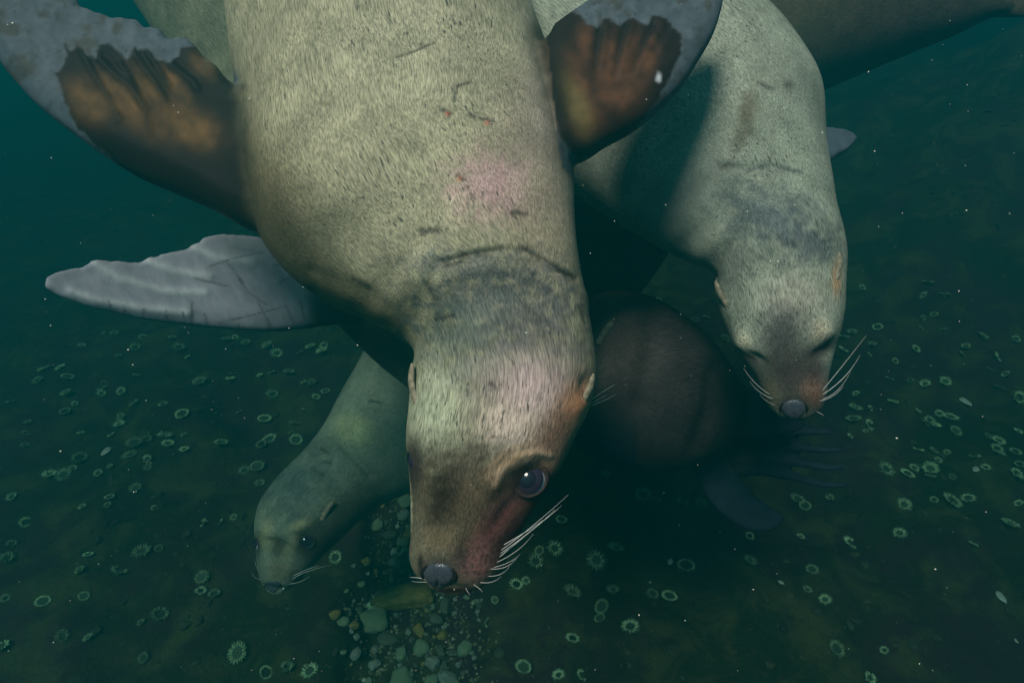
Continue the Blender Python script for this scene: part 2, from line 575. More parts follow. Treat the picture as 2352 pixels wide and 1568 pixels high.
    def hit(s, x, y):
        d = unit(FWD + RIGHT * (x - CX) / F - UP * (y - CY) / F)
        loc, nor, i, dist = s.bvh.ray_cast(Vector(CAM), Vector(d))
        if loc is None:
            # next to the outline: take the nearest point of the animal
            best = np.argmin((s.px - x) ** 2 + (s.py - y) ** 2 + 1e6 * (~s.front))
            return s.co[best].copy(), s.no[best].copy()
        return np.array(loc), np.array(nor)
    def add(s, name, V, Fc, mat, label=None, parent=None):
        o = mesh_obj(name, np.asarray(V) - s.org, Fc, mat, parent or s.root)
        if label: o['label'] = label
        return o

def frame_from(n, x=None):
    n = unit(np.asarray(n, float))
    x = np.array([1.0, 0, 0]) if x is None else np.asarray(x, float)
    x = unit(x - n * (x @ n))
    return x, np.cross(n, x), n

def dome(c, ax, ay, az, rx, ry, rz, nu=28, nv=12, full=False):
    V = []; Fc = []
    hi = math.pi if full else math.pi * 0.62
    for i in range(nv + 1):
        th = hi * i / nv
        for j in range(nu):
            ph = 2 * math.pi * j / nu
            V.append(c + ax * rx * math.sin(th) * math.cos(ph) + ay * ry * math.sin(th) * math.sin(ph) + az * rz * math.cos(th))
    for i in range(nv):
        for j in range(nu):
            k = (j + 1) % nu
            Fc.append((i * nu + j, (i + 1) * nu + j, (i + 1) * nu + k, i * nu + k))
    return V, Fc

def torus(c, ax, ay, az, rx, ry, tube, squash=0.7, nu=36, nv=10, lift=None):
    V = []; Fc = []
    for i in range(nu):
        a = 2 * math.pi * i / nu
        ca, sa = math.cos(a), math.sin(a)
        rad = unit(ax * ca / rx + ay * sa / ry)
        p = c + ax * rx * ca + ay * ry * sa
        tb = tube * (1 if lift is None else lift(a))
        for j in range(nv):
            b = 2 * math.pi * j / nv
            V.append(p + rad * tb * math.cos(b) + az * tb * squash * math.sin(b))
    for i in range(nu):
        for j in range(nv):
            i2, j2 = (i + 1) % nu, (j + 1) % nv
            Fc.append((i * nv + j, i2 * nv + j, i2 * nv + j2, i * nv + j2))
    return V, Fc

def tube(pts, radii, nv=8, flat=1.0, side=None, n=None):
    pts = np.asarray(pts, float)
    if n:
        pts = catmull(pts, n); radii = np.interp(np.linspace(0, 1, n), np.linspace(0, 1, len(radii)), radii)
    t = unit(np.gradient(pts, axis=0))
    V = []; Fc = []
    side = np.array([0.3, 0.9, 0.2]) if side is None else np.asarray(side, float)
    for p, tt, r in zip(pts, t, radii):
        x = unit(side - tt * (side @ tt)); y = np.cross(tt, x)
        for j in range(nv):
            a = 2 * math.pi * j / nv
            V.append(p + x * r * math.cos(a) * flat + y * r * math.sin(a))
    k = len(pts)
    for i in range(k - 1):
        for j in range(nv):
            j2 = (j + 1) % nv
            Fc.append((i * nv + j, i * nv + j2, (i + 1) * nv + j2, (i + 1) * nv + j))
    Fc.append(tuple(range(nv))[::-1]); Fc.append(tuple((k - 1) * nv + j for j in range(nv)))
    return V, Fc

def add_eye(L, x, y, r, out=0.35, face=0.0, lidw=0.16, rx=1.0, ry=1.0, rot=0.0):
    p, n = L.hit(x, y)
    n = unit(unit(n) * (1 - face) + unit(CAM - p) * face)
    a = math.radians(rot)
    ax, ay, az = frame_from(n, RIGHT * math.cos(a) - UP * math.sin(a))
    c = p - az * r * (1 - out)
    # pale eyeball, dark iris cap turned a little off axis so a thin white crescent imitates a reflection
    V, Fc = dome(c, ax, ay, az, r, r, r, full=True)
    ball = L.add('eye', V, Fc, M['eye_glint_white'])
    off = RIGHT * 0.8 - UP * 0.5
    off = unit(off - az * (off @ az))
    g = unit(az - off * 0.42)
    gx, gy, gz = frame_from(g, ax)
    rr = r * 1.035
    V = []; Fc = []
    nu, nv = 32, 10
    for i in range(nv + 1):
        th = 1.0 * i / nv
        for j in range(nu):
            ph = 2 * math.pi * j / nu
            V.append(c + rr * (gx * math.sin(th) * math.cos(ph) + gy * math.sin(th) * math.sin(ph) + gz * math.cos(th)))
    for i in range(nv):
        for j in range(nu):
            k = (j + 1) % nu
            Fc.append((i * nu + j, (i + 1) * nu + j, (i + 1) * nu + k, i * nu + k))
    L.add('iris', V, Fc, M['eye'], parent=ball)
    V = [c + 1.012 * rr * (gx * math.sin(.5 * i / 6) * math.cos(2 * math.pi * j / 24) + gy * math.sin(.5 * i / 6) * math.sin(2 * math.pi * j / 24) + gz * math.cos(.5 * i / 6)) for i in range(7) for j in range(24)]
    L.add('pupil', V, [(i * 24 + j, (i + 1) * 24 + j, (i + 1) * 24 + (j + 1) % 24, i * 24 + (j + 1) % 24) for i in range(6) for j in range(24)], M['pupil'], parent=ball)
    V, Fc = torus(c + az * r * 0.60, ax, ay, az, r * 0.86 * rx, r * 0.86 * ry, r * lidw, 0.9, lift=lambda t: 1.0 + 0.35 * math.sin(t))
    L.add('eyelid', V, Fc, M['lid'])
    return ball

def add_ear(L, base, mid, tip, w, label=None):
    p, n = L.hit(*base)
    d = (p - CAM) @ FWD
    m = unproj(mid[0], mid[1], d + w * .3); q = unproj(tip[0], tip[1], d + w * .6)
    V, Fc = tube([p - unit(m - p) * w * 1.2, p, m, m * .4 + q * .6, q], [w * 0.75, w * .9, w * 1.0, w * 0.9, w * 0.25], 12, 0.55, n, n=18)
    return L.add('ear', V, Fc, M['ear'], label)

def add_whisker(L, base, mid, tip, r=0.0008, lift=0.02):
    p, n = L.hit(*base)
    d = (p - CAM) @ FWD
    q = unproj(tip[0], tip[1], d - lift)
    m = unproj(mid[0], mid[1], d - lift * 0.6)
    c = 2 * m - 0.5 * (p + q)
    t = np.linspace(0, 1, 14)[:, None]
    pts = (1 - t) ** 2 * (p - unit(m - p) * 0.003) + 2 * t * (1 - t) * c + t ** 2 * q
    V, Fc = tube(pts, np.interp(t[:, 0], [0, .5, 1], [r, r * .8, r * .18]), 5)
    return L.add('whisker', V, Fc, M['whisker'])

GROUP = 'sea lions swimming together over the sea floor'

# ---- 1: the diving sea lion that fills the middle
st1 = [(760, -300, 960, -310, 1.62, .80), (640, -255, 1080, -262, 1.45, .85), (560, -140, 1170, -150, 1.28, .85), (524, 0, 1213, -5, 1.17, .82), (530, 110, 1245, 90, 1.10, .80),
       (548, 230, 1285, 200, 1.05, .78), (562, 350, 1308, 290, 1.02, .76), (575, 470, 1322, 385, .98, .74), (612, 570, 1324, 450, .95, .74),
       (680, 648, 1326, 510, .93, .76), (780, 705, 1330, 570, .91, .80), (892, 762, 1338, 630, .90, .86), (950, 806, 1350, 700, .89, .88),
       (946, 862, 1364, 775, .88, .84), (940, 930, 1373, 862, .87, .82), (936, 1000, 1350, 945, .86, .82), (938, 1060, 1314, 1015, .855, .82),
       (943, 1120, 1276, 1087, .85, .84), (944, 1180, 1230, 1163, .845, .84), (944, 1242, 1184, 1243, .84, .84), (946, 1284, 1152, 1294, .835, .82),
       (956, 1316, 1122, 1326, .83, .80), (976, 1338, 1090, 1350, .825, .78), (1004, 1354, 1060, 1360, .82, .65)]
fl1L = dict(pairs=[(760, 560, 700, 200), (592, 532, 548, 195), (500, 487, 492, 150), (400, 445, 430, 103), (320, 410, 378, 88), (240, 360, 310, 56),
                   (170, 310, 262, 46), (100, 255, 195, 30), (50, 205, 155, -20), (5, 150, 118, -80), (-35, 80, 60, -130), (-70, -20, -10, -150), (-75, -110, -55, -150)],
            d0=0.93, d1=0.92, T0=.062, T1=.010, curl=-.03, n=150, rag=.010)
fl1R = dict(pairs=[(1180, 400, 1110, 140), (1325, 375, 1243, 95), (1390, 340, 1275, 55), (1450, 308, 1310, 28), (1510, 262, 1350, 0), (1560, 212, 1400, -35),
                   (1605, 142, 1450, -70), (1640, 78, 1510, -95), (1660, 5, 1570, -115), (1665, -70, 1620, -125), (1650, -115, 1640, -128)],
            d0=0.94, d1=0.97, T0=.060, T1=.010)
A = SeaLion('pale olive sea lion diving head down with both brown fore flippers spread', GROUP, st1, [fl1L, fl1R], 0.0030, (0.290, 0.278, 0.185), M['fur_fine'])
# face relief
A.bump(1010, 1175, 60, 95, -0.010, 10)
A.bump(1085, 1105, 60, 60, 0.004)
A.bump(1240, 960, 60, 90, 0.004, 25)            # bridge of the snout, slightly dished
A.bump(1105, 1295, 50, 50, 0.010, 0)              # whisker pad
A.bump(960, 1270, 28, 50, 0.005, 0)
A.bump(1195, 1058, 60, 20, 0.006, -28)            # brow over the eye
A.bump(1218, 1100, 42, 38, -0.004)
A.bump(1068, 1262, 22, 30, -0.006, 10)
A.bump(985, 1130, 30, 90, -0.005, 4)
A.bump(1010, 1270, 40, 30, 0.006)
A.bump(1130, 1000, 110, 60, 0.006, 5)
A.bump(1265, 1080, 20, 60, 0.004, 28)                # eye socket
A.bump(1165, 1185, 75, 26, -0.009, 125)
A.bump(1345, 885, 14, 26, -0.006, 10)             # ear hollow
A.bump(1335, 925, 16, 30, 0.005, 20)
A.bump(958, 1010, 20, 45, 0.006, 0)
A.ridge([(1018, 602), (1075, 584), (1150, 572), (1215, 578), (1262, 603), (1320, 640)], 8, -0.004)
A.ridge([(985, 655), (1010, 600)], 12, -0.003)
A.ridge([(1140, 1118), (1150, 1078), (1185, 1048), (1230, 1036), (1262, 1046)], 9, 0.003)
A.ridge([(1122, 1100), (1135, 1062), (1175, 1030), (1225, 1018)], 9, 0.0018)
for yy in (640, 690, 735):
    A.ridge([(720, yy - 20), (775, yy + 6), (835, yy + 34), (890, yy + 66)], 15, -0.0022)
A.ridge([(925, 770), (965, 705), (1000, 640)], 22, -0.0025)
A.ridge([(840, 690), (890, 640), (950, 560)], 28, -0.003)
A.ridge([(1000, 640), (1080, 620), (1180, 612), (1270, 640), (1335, 690)], 26, 0.004)
A.ridge([(880, 715), (935, 650), (985, 590)], 22, 0.002)
A.bump(700, 400, 130, 160, 0.012, 0); A.bump(1190, 300, 110, 150, 0.010, 0); A.ridge([(930, 0), (945, 200), (985, 400), (1060, 560)], 60, -0.006)
# coat colours, with some light and shade painted in
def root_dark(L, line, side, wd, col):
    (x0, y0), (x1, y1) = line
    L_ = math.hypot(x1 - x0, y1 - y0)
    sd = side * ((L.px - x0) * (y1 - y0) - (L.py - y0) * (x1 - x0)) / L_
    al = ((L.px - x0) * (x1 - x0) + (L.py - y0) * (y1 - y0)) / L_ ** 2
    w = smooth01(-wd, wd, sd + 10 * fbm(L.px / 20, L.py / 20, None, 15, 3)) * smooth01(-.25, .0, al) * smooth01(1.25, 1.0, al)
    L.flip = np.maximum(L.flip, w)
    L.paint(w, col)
A.spot(900, 250, 420, 330, (0.325, 0.310, 0.210), 0.7)
A.spot(1000, 60, 320, 260, (0.35, 0.350, 0.25), 0.5)
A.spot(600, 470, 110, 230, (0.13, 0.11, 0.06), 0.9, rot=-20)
A.spot(790, 690, 240, 60, (0.17, 0.155, 0.085), 0.85, rot=28)  # shaded lower left flank painted darker
A.spot(1275, 230, 55, 260, (0.42, 0.40, 0.33), 0.6, rot=-12)
A.spot(1140, 425, 95, 75, (0.56, 0.36, 0.37), 0.85, rough=.6)
A.spot(1240, 300, 90, 150, (0.40, 0.32, 0.28), .5)
A.spot(1260, 500, 80, 160, (0.50, 0.40, 0.30), 0.5)
A.spot(1150, 620, 200, 50, (0.15, 0.16, 0.145), 0.75, rough=1.0, rot=5)
A.spot(1150, 690, 190, 80, (0.085, 0.09, 0.095), 0.85, rough=1.1)
A.spot(1060, 770, 130, 80, (0.10, 0.13, 0.115), 0.78, rough=1.1)
A.spot(1230, 780, 120, 70, (0.13, 0.12, 0.12), 0.7, rough=1.0)
A.spot(1120, 850, 130, 50, (0.24, 0.23, 0.20), 0.5, rough=1.0)
A.spot(995, 950, 70, 120, (0.42, 0.45, 0.33), 0.7)
A.spot(1230, 895, 115, 75, (0.58, 0.42, 0.42), 0.85)  # pink lit forehead, its brightness painted into the coat
A.spot(1175, 985, 85, 62, (0.62, 0.48, 0.42), 0.85)  # forehead painted paler, as if lit more strongly
A.spot(1325, 930, 40, 60, (0.60, 0.26, 0.11), 0.85, rot=20)
A.spot(1275, 1010, 50, 100, (0.38, 0.19, 0.13), 0.85, rot=28)
# the brown face below the eyes
A.spot(1075, 1180, 150, 150, (0.135, 0.095, 0.062), 0.92, hard=2.2, rough=.35)
A.spot(1050, 1060, 100, 40, (0.15, 0.125, 0.09), 0.75, rough=.9, rot=10)
A.spot(1005, 1150, 50, 75, (0.040, 0.030, 0.020), 0.92, rough=.6, rot=8)
A.spot(968, 1140, 22, 110, (0.17, 0.14, 0.09), 0.75)
A.spot(1090, 1130, 30, 70, (0.20, 0.145, 0.09), 0.65, rough=.6, rot=35)
A.spot(1150, 1190, 34, 120, (0.28, 0.105, 0.105), 0.92, rot=35)
A.spot(1212, 1170, 34, 100, (0.11, 0.042, 0.036), 0.9, rot=34)
A.spot(1245, 1140, 18, 100, (0.22, 0.10, 0.06), 0.85, rot=30)
A.spot(1158, 1250, 22, 62, (0.045, 0.022, 0.024), 0.9, rot=32)
A.spot(1098, 1295, 48, 50, (0.33, 0.15, 0.145), 0.92)
A.spot(1015, 1238, 55, 30, (0.27, 0.205, 0.125), 0.88, rough=.5)
A.spot(1062, 1272, 20, 30, (0.05, 0.035, 0.03), 0.85)
A.spot(955, 1230, 20, 80, (0.19, 0.165, 0.11), 0.85)
A.spot(966, 1294, 7, 24, (0.012, 0.010, 0.010), 0.95)
A.spot(1008, 1310, 50, 36, (0.07, 0.06, 0.06), 0.85, hard=1.5)
A.spot(1040, 1356, 70, 9, (0.03, 0.014, 0.014), 0.95)
A.spot(1218, 1105, 47, 42, (0.045, 0.025, 0.024), 0.98, hard=1.8)
A.spot(1150, 1120, 44, 14, (0.05, 0.034, 0.026), 0.9, rot=-50)
A.line([(1140, 1112), (1152, 1074), (1186, 1046), (1230, 1034), (1262, 1044)], 10, (0.60, 0.40, 0.28), 0.9, rough=.2)
A.line([(1122, 1096), (1136, 1060), (1175, 1030), (1225, 1018)], 8, (0.45, 0.30, 0.20), 0.7, rough=.2)
A.spot(950, 1065, 22, 55, (0.05, 0.04, 0.035), 0.85)
for i in range(26):
    A.spot(1072 + (i % 6) * 15 + rng.uniform(-4, 4), 1262 + (i // 6) * 19 - (i % 6) * 3 + rng.uniform(-4, 4), 3.6, 3.6, (0.05, 0.02, 0.02), 0.8)
A.spot(1218, 1105, 47, 42, (0.045, 0.025, 0.024), 0.98, hard=1.8)
A.spot(1150, 1120, 44, 14, (0.06, 0.04, 0.03), 0.85, rot=-50)
A.spot(1175, 1054, 50, 10, (0.32, 0.22, 0.13), 0.8, rot=-28)
A.spot(950, 1065, 22, 55, (0.05, 0.04, 0.035), 0.85)
for pts, w in [([(912, 132), (945, 122), (975, 108), (1000, 98)], 4), ([(1078, 190), (1050, 198), (1042, 232)], 4), ([(1020, 252), (1034, 262)], 8),
               ([(1080, 262), (1090, 270)], 6), ([(1105, 272), (1135, 280)], 6), ([(1052, 405), (1062, 412)], 7), ([(1075, 430), (1090, 458)], 5),
               ([(1018, 602), (1075, 584), (1150, 572)], 6), ([(1205, 572), (1255, 600), (1318, 640)], 5), ([(1280, 622), (1305, 630)], 7),
               ([(975, 532), (1005, 528)], 11), ([(1175, 488), (1210, 492)], 9), ([(985, 658), (1003, 690)], 7), ([(1030, 610), (1060, 600)], 6),
               ([(810, 640), (850, 665)], 6), ([(1130, 880), (1140, 892)], 9), ([(1000, 735), (1040, 725)], 6), ([(1330, 705), (1345, 745)], 4)]:
    A.ridge(pts, w * 1.1, -0.0014)
    A.line(pts, w * .8, (0.045, 0.04, 0.036), 0.8, rough=1.2)
for p in [(1028, 262), (1118, 283), (1056, 410)]:
    A.spot(*p, 6, 6, (0.45, 0.13, 0.08), 0.7)
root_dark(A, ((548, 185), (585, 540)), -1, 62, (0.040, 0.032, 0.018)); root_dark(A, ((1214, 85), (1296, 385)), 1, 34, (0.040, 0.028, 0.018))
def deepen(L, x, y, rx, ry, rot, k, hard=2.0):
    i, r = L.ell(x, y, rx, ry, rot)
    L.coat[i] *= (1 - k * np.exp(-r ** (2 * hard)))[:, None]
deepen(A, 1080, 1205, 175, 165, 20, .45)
deepen(A, 640, 560, 150, 120, 40, .35, 1.2); deepen(A, 800, 680, 200, 70, 28, .35, 1.2)  # shade of the lower left body put into the coat colour
# flippers: brown stubbled palm inside a ragged slate grey border
def grey_border(L, region, brown, grey=(0.070, 0.088, 0.108)):
    jx = L.px + 7 * fbm(L.px / 14, L.py / 14, None, 51, 3); jy = L.py + 7 * fbm(L.px / 14, L.py / 14, None, 61, 3)
    reg = np.nonzero(inpoly(L.px, L.py, region) & (L.flip > 0.05))[0]
    inn = inpoly(jx[reg], jy[reg], brown)
    sd = dist_poly(jx[reg], jy[reg], list(brown) + [brown[0]]) * np.where(inn, 1, -1)
    wi = smooth01(-5.0, 4.0, sd)
    x, y = L.px[reg], L.py[reg]
    st = smooth01(.05, .45, fbm(x / 34, y / 34, None, 71, 4))
    pit = smooth01(.42, .55, fbm(x / 9, y / 9, None, 77, 2))
    g = np.array(grey)[None] * (1 + 0.30 * fbm(x / 12, y / 12, None, 73, 3))[:, None]
    g = g + (np.array([0.045, 0.042, 0.034]) - g) * (0.75 * st)[:, None]
    g = g + (np.array([0.03, 0.03, 0.035]) - g) * (0.7 * pit)[:, None]
    w = (1 - wi) * smooth01(.3, .7, L.flip[reg])
    L.coat[reg] += (g - L.coat[reg]) * w[:, None]
    out = np.zeros(len(L.px)); out[reg] = smooth01(.15, .9, L.flip[reg]) * wi
    return out
z1 = lambda x, y: (x * .492, y * .492)
regL = [(-300, -300), (545, -300), (600, 200), (640, 600), (300, 600), (-300, 500)]
brL = [z1(*p) for p in [(300, 200), (322, 240), (365, 212), (380, 230), (400, 255), (452, 282), (462, 215), (505, 212), (540, 235), (600, 290), (628, 218), (655, 240), (690, 235), (742, 297),
                        (800, 290), (832, 262), (842, 232), (905, 218), (960, 262), (1090, 395), (1300, 400), (1300, 1200), (1100, 1150), (660, 850), (600, 812), (520, 742), (440, 662), (370, 600), (330, 530), (300, 450), (262, 345), (300, 305), (312, 260)]]
inL = grey_border(A, regL, brL)
z3 = lambda x, y: (1129 + x * .52, y * .52)
regR = [(1220, -300), (1800, -300), (1800, 420), (1290, 420)]
brR = [z3(*p) for p in [(180, 150), (340, 55), (388, 72), (420, 112), (472, 128), (500, 84), (540, 100), (572, 126), (602, 82), (640, 90), (692, 116), (716, 70), (772, 88), (800, 130), (832, 152), (836, 205),
                        (815, 270), (790, 330), (740, 430), (690, 500), (600, 600), (500, 670), (380, 700), (300, 600), (200, 250)]]
inR = grey_border(A, regR, brR)
def digits(L, mask, lines, wd, h, col, k):
    for pts in lines:
        L.ridge(pts, wd, h, only=mask)
    for pts in lines:
        d = dist_poly(L.px, L.py, pts)
        L.paint(k * np.exp(-(d / (wd * 1.5)) ** 2) * mask * (0.75 + 0.5 * fbm(L.px / 25, L.py / 25, None, 81, 3)), col)
A.paint(0.95 * inL, (0.007, 0.006, 0.006)); A.paint(0.95 * inR, (0.012, 0.008, 0.007))
def patch(L, mask, x, y, rx, ry, rot, col, k):
    a = math.radians(rot); dx, dy = L.px - x, L.py - y
    u = (dx * math.cos(a) + dy * math.sin(a)) / rx; v = (-dx * math.sin(a) + dy * math.cos(a)) / ry
    w = np.exp(-(u * u + v * v) ** 1.2) * mask * (0.8 + 0.6 * fbm(L.px / 22, L.py / 22, None, 81, 3))
    L.paint(k * np.clip(w, 0, 1), col)
AM = (0.125, 0.070, 0.026)
for x, y, rx, ry, rot in [(200, 235, 60, 40, 45), (270, 225, 70, 30, 50), (330, 260, 70, 34, 50), (340, 195, 60, 18, 55), (420, 275, 60, 34, 40), (470, 150, 34, 24, 45), (400, 190, 50, 16, 50), (450, 300, 60, 40, 20)]:
    patch(A, inL, x, y, rx, ry, rot, AM, 0.85)
RD = (0.105, 0.046, 0.024)
for x, y, rx, ry, rot in [(1345, 95, 22, 50, 0), (1395, 140, 26, 60, 8), (1445, 130, 24, 60, 12), (1490, 130, 22, 60, 15), (1420, 220, 60, 50, 0), (1360, 290, 40, 50, -20), (1330, 200, 26, 80, -15)]:
    patch(A, inR, x, y, rx, ry, rot, RD, 0.85)
for m_, ls in ((inL, [[(187, 118), (216, 172), (256, 236), (276, 276)], [(226, 133), (295, 197), (334, 256), (344, 305)], [(275, 148), (315, 207), (330, 240)], [(305, 118), (354, 187), (384, 236)], [(339, 123), (374, 177), (390, 200)], [(394, 148), (438, 182), (452, 202)]]),
               (inR, [[(1379, 68), (1373, 104), (1368, 156)], [(1441, 52), (1425, 104), (1412, 172)], [(1501, 57), (1472, 114), (1451, 166)], [(1535, 68), (1503, 114)]])):
    for pts in ls:
        A.ridge(pts, 9, -0.0028, only=m_)
        t_ = np.hypot(A.px - pts[0][0], A.py - pts[0][1]) / math.hypot(pts[-1][0] - pts[0][0], pts[-1][1] - pts[0][1])
        dd = dist_poly(A.px, A.py, pts) + 5 * fbm(A.px / 12, A.py / 12, None, 17, 3)
        A.paint(0.92 * np.exp(-np.clip(dd, 0, None) ** 2 / (4 + 11 * (1 - np.clip(t_, 0, 1))) ** 2) * m_ * (1 - 0.5 * np.clip(t_, 0, 1)), (0.011, 0.009, 0.008))
        A.ridge([(x + 13, y - 4) for x, y in pts], 10, 0.0018, only=m_)
A.spot(1330, 250, 25, 80, (0.13, 0.11, 0.04), 0.6, rot=-20)
A.spot(1513, 180, 8, 13, (0.45, 0.5, 0.55), 0.95, hard=2, rough=.7)
A.build()

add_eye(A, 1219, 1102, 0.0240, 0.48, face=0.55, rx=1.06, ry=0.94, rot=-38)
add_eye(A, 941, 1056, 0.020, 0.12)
add_ear(A, (952, 912), (945, 880), (946, 834), 0.0072)
add_ear(A, (1344, 912), (1356, 888), (1364, 858), 0.006)
# nose pad: a leathery cap that follows the muzzle
def add_nose(L, x, y, w, h, roll=0.0, cap=0.005):
    cr, sr = math.cos(roll), math.sin(roll)
    nr, na = 12, 40
    V = []; Fc = []
    for i in range(nr + 1):
        r = i / nr
        for j in range(na):
            a = 2 * math.pi * j / na
            u, v = r * math.cos(a), r * math.sin(a)
            # flat topped, pointed below
            vv = v * (1.0 + 0.22 * max(v, 0) * max(0, 1 - abs(u) * 1.6)) ; uu = u * (1.0 - 0.22 * max(v, 0))
            qx, qy = x + (uu * w * cr - vv * h * sr), y + (uu * w * sr + vv * h * cr)
            p, n = L.hit(qx, qy)
            k = cap * (1 - r ** 4) ** 0.5 - (0.0015 if r > .99 else 0)
            if v > 0.15: k -= 0.55 * cap * math.exp(-(u / .09) ** 2) * min(1, (v - .15) * 4)
            V.append(p + n * k)
    for i in range(nr):
        for j in range(na):
            j2 = (j + 1) % na
            Fc.append((i * na + j, (i + 1) * na + j, (i + 1) * na + j2, i * na + j2))
    o = L.add('nose', V, Fc, M['nose'])
    for sgn in (-1, 1):
        pts = []
        for t in np.linspace(0, 1, 7):
            u, v = sgn * (0.80 + .24 * math.sin(t * 2.4)), -0.75 + 1.25 * t
            pts.append(L.hit(x + u * w * cr - v * h * sr, y + u * w * sr + v * h * cr))
        k = w * 0.001
        V2, F2 = tube([p + n * 0.0012 for p, n in pts], [.01 * k, .05 * k, .085 * k, .10 * k, .08 * k, .05 * k, .01 * k], 8, .7, n=16)
        L.add('nostril', V2, F2, M['nostril'], parent=o)
    return o
add_nose(A, 1008, 1319, 36, 27, roll=0.12)
wh = [((1152, 1262), (1220, 1210), (1306, 1135)), ((1158, 1250), (1240, 1200), (1290, 1160)), ((1148, 1278), (1200, 1235), (1262, 1185)), ((1142, 1290), (1190, 1262), (1225, 1225)),
      ((1135, 1302), (1170, 1290), (1195, 1272)), ((1128, 1305), (1165, 1300), (1190, 1275)), ((1122, 1322), (1150, 1318), (1170, 1300)), ((1105, 1336), (1130, 1336), (1152, 1322)),
      ((1150, 1270), (1215, 1222), (1275, 1170)), ((1088, 1342), (1100, 1350), (1108, 1358)), ((975, 1330), (960, 1326), (940, 1325)), ((980, 1336), (962, 1336), (945, 1334)), ((1070, 1350), (1074, 1358), (1080, 1366))]
for b_, m_, t_ in wh:
    add_whisker(A, b_, m_, t_, random.uniform(.00042, .00066), lift=random.uniform(.0, .05))

# ---- 2: the sea lion with closed eyes
st2 = [(1000, 40, 1150, -190, 1.95, .8), (1040, 120, 1330, -200, 1.75, .85), (1110, 210, 1500, -150, 1.58, .85), (1180, 300, 1625, -70, 1.46, .82), (1250, 385, 1712, 10, 1.40, .8), (1320, 440, 1790, 72, 1.35, .78), (1400, 492, 1852, 150, 1.31, .76),
       (1482, 541, 1888, 218, 1.28, .76), (1556, 578, 1897, 295, 1.25, .78), (1612, 600, 1905, 380, 1.22, .8), (1640, 622, 1916, 462, 1.2, .82), (1644, 655, 1930, 540, 1.18, .84), (1652, 695, 1937, 622, 1.17, .84),
       (1668, 738, 1934, 695, 1.15, .84), (1688, 782, 1923, 760, 1.14, .84), (1706, 815, 1908, 815, 1.13, .82), (1735, 855, 1898, 862, 1.125, .82), (1752, 890, 1892, 905, 1.12, .82), (1770, 930, 1882, 938, 1.115, .8), (1790, 953, 1862, 957, 1.11, .75), (1808, 962, 1846, 964, 1.108, .6)]
fl2 = dict(pairs=[(1840, 420, 1800, 300), (1890, 385, 1885, 290), (1915, 365, 1918, 293), (1940, 350, 1942, 297), (1958, 330, 1958, 305), (1966, 318, 1964, 312)], d0=1.42, d1=1.45, T0=.03, T1=.008, n=40)
B = SeaLion('grey green sea lion with closed eyes pointing its nose down', GROUP, st2, [fl2], 0.0042, (0.285, 0.315, 0.255), M['fur_fine'], bare=(0.07, 0.09, 0.12))
B.bump(1887, 760, 24, 32, 0.021, 20); B.bump(1712, 783, 21, 30, 0.018, -20)
B.bump(1893, 806, 28, 13, -0.010, -35); B.bump(1735, 824, 26, 11, -0.010, 32); B.bump(1800, 790, 34, 60, -0.006)
B.bump(1815, 850, 45, 60, -0.005); B.bump(1868, 905, 26, 34, 0.005); B.bump(1778, 905, 24, 34, 0.005)
B.ridge([(1650, 380), (1700, 388), (1770, 380), (1840, 396)], 9, -0.004)
B.ridge([(1642, 640), (1690, 604), (1760, 584)], 18, -0.004); B.ridge([(1570, 560), (1640, 500), (1700, 440)], 24, -0.005); B.ridge([(1610, 590), (1670, 540), (1730, 500)], 20, 0.004)
B.spot(1770, 495, 120, 65, (0.085, 0.105, 0.12), 0.85, rough=.8, rot=15)
B.spot(1850, 560, 65, 45, (0.08, 0.09, 0.10), 0.8, rough=.8)
B.spot(1690, 610, 45, 60, (0.11, 0.12, 0.11), 0.7, rough=.8)
B.spot(1715, 265, 22, 55, (0.13, 0.11, 0.075), 0.85, rough=.6, rot=12); B.spot(1700, 330, 14, 40, (0.14, 0.12, 0.09), 0.7, rough=.6, rot=25)
B.spot(1812, 196, 12, 14, (0.12, 0.11, 0.1), 0.8, rough=.4)
B.line([(1740, 190), (1775, 205)], 6, (0.10, 0.09, 0.08), .8)
B.line([(1655, 385), (1675, 378)], 8, (0.10, 0.09, 0.08), .8)
B.line([(1715, 392), (1770, 378), (1840, 396)], 5, (0.10, 0.11, 0.11), .8)
B.spot(1830, 690, 80, 70, (0.42, 0.37, 0.31), 0.6)
B.spot(1795, 760, 50, 70, (0.09, 0.08, 0.085), 0.85, rough=.7)
B.spot(1815, 865, 72, 75, (0.085, 0.058, 0.058), 0.93); B.spot(1870, 900, 28, 40, (0.27, 0.15, 0.11), 0.85); B.spot(1772, 910, 22, 30, (0.20, 0.18, 0.11), 0.6)
B.spot(1884, 806, 36, 16, (0.05, 0.038, 0.045), 0.75, rot=-22); B.spot(1728, 826, 32, 12, (0.05, 0.038, 0.042), 0.75, rot=36)
B.spot(1870, 850, 24, 40, (0.09, 0.06, 0.062), .8)
B.spot(1868, 905, 24, 34, (0.30, 0.165, 0.12), .9); B.spot(1770, 905, 18, 34, (0.17, 0.15, 0.095), .8); B.spot(1823, 928, 40, 24, (0.05, 0.035, 0.035), .85)
B.spot(1886, 757, 20, 27, (0.50, 0.44, 0.33), 0.9, rot=25); B.spot(1709, 784, 17, 24, (0.48, 0.46, 0.34), 0.9, rot=-28)
B.spot(1922, 640, 12, 40, (0.50, 0.28, 0.13), 0.75)
B.line([(1904, 782), (1895, 798), (1868, 804)], 3, (0.02, 0.018, 0.02), .8, rough=.2); B.line([(1692, 799), (1712, 813), (1738, 826)], 3, (0.02, 0.018, 0.02), .8, rough=.2)
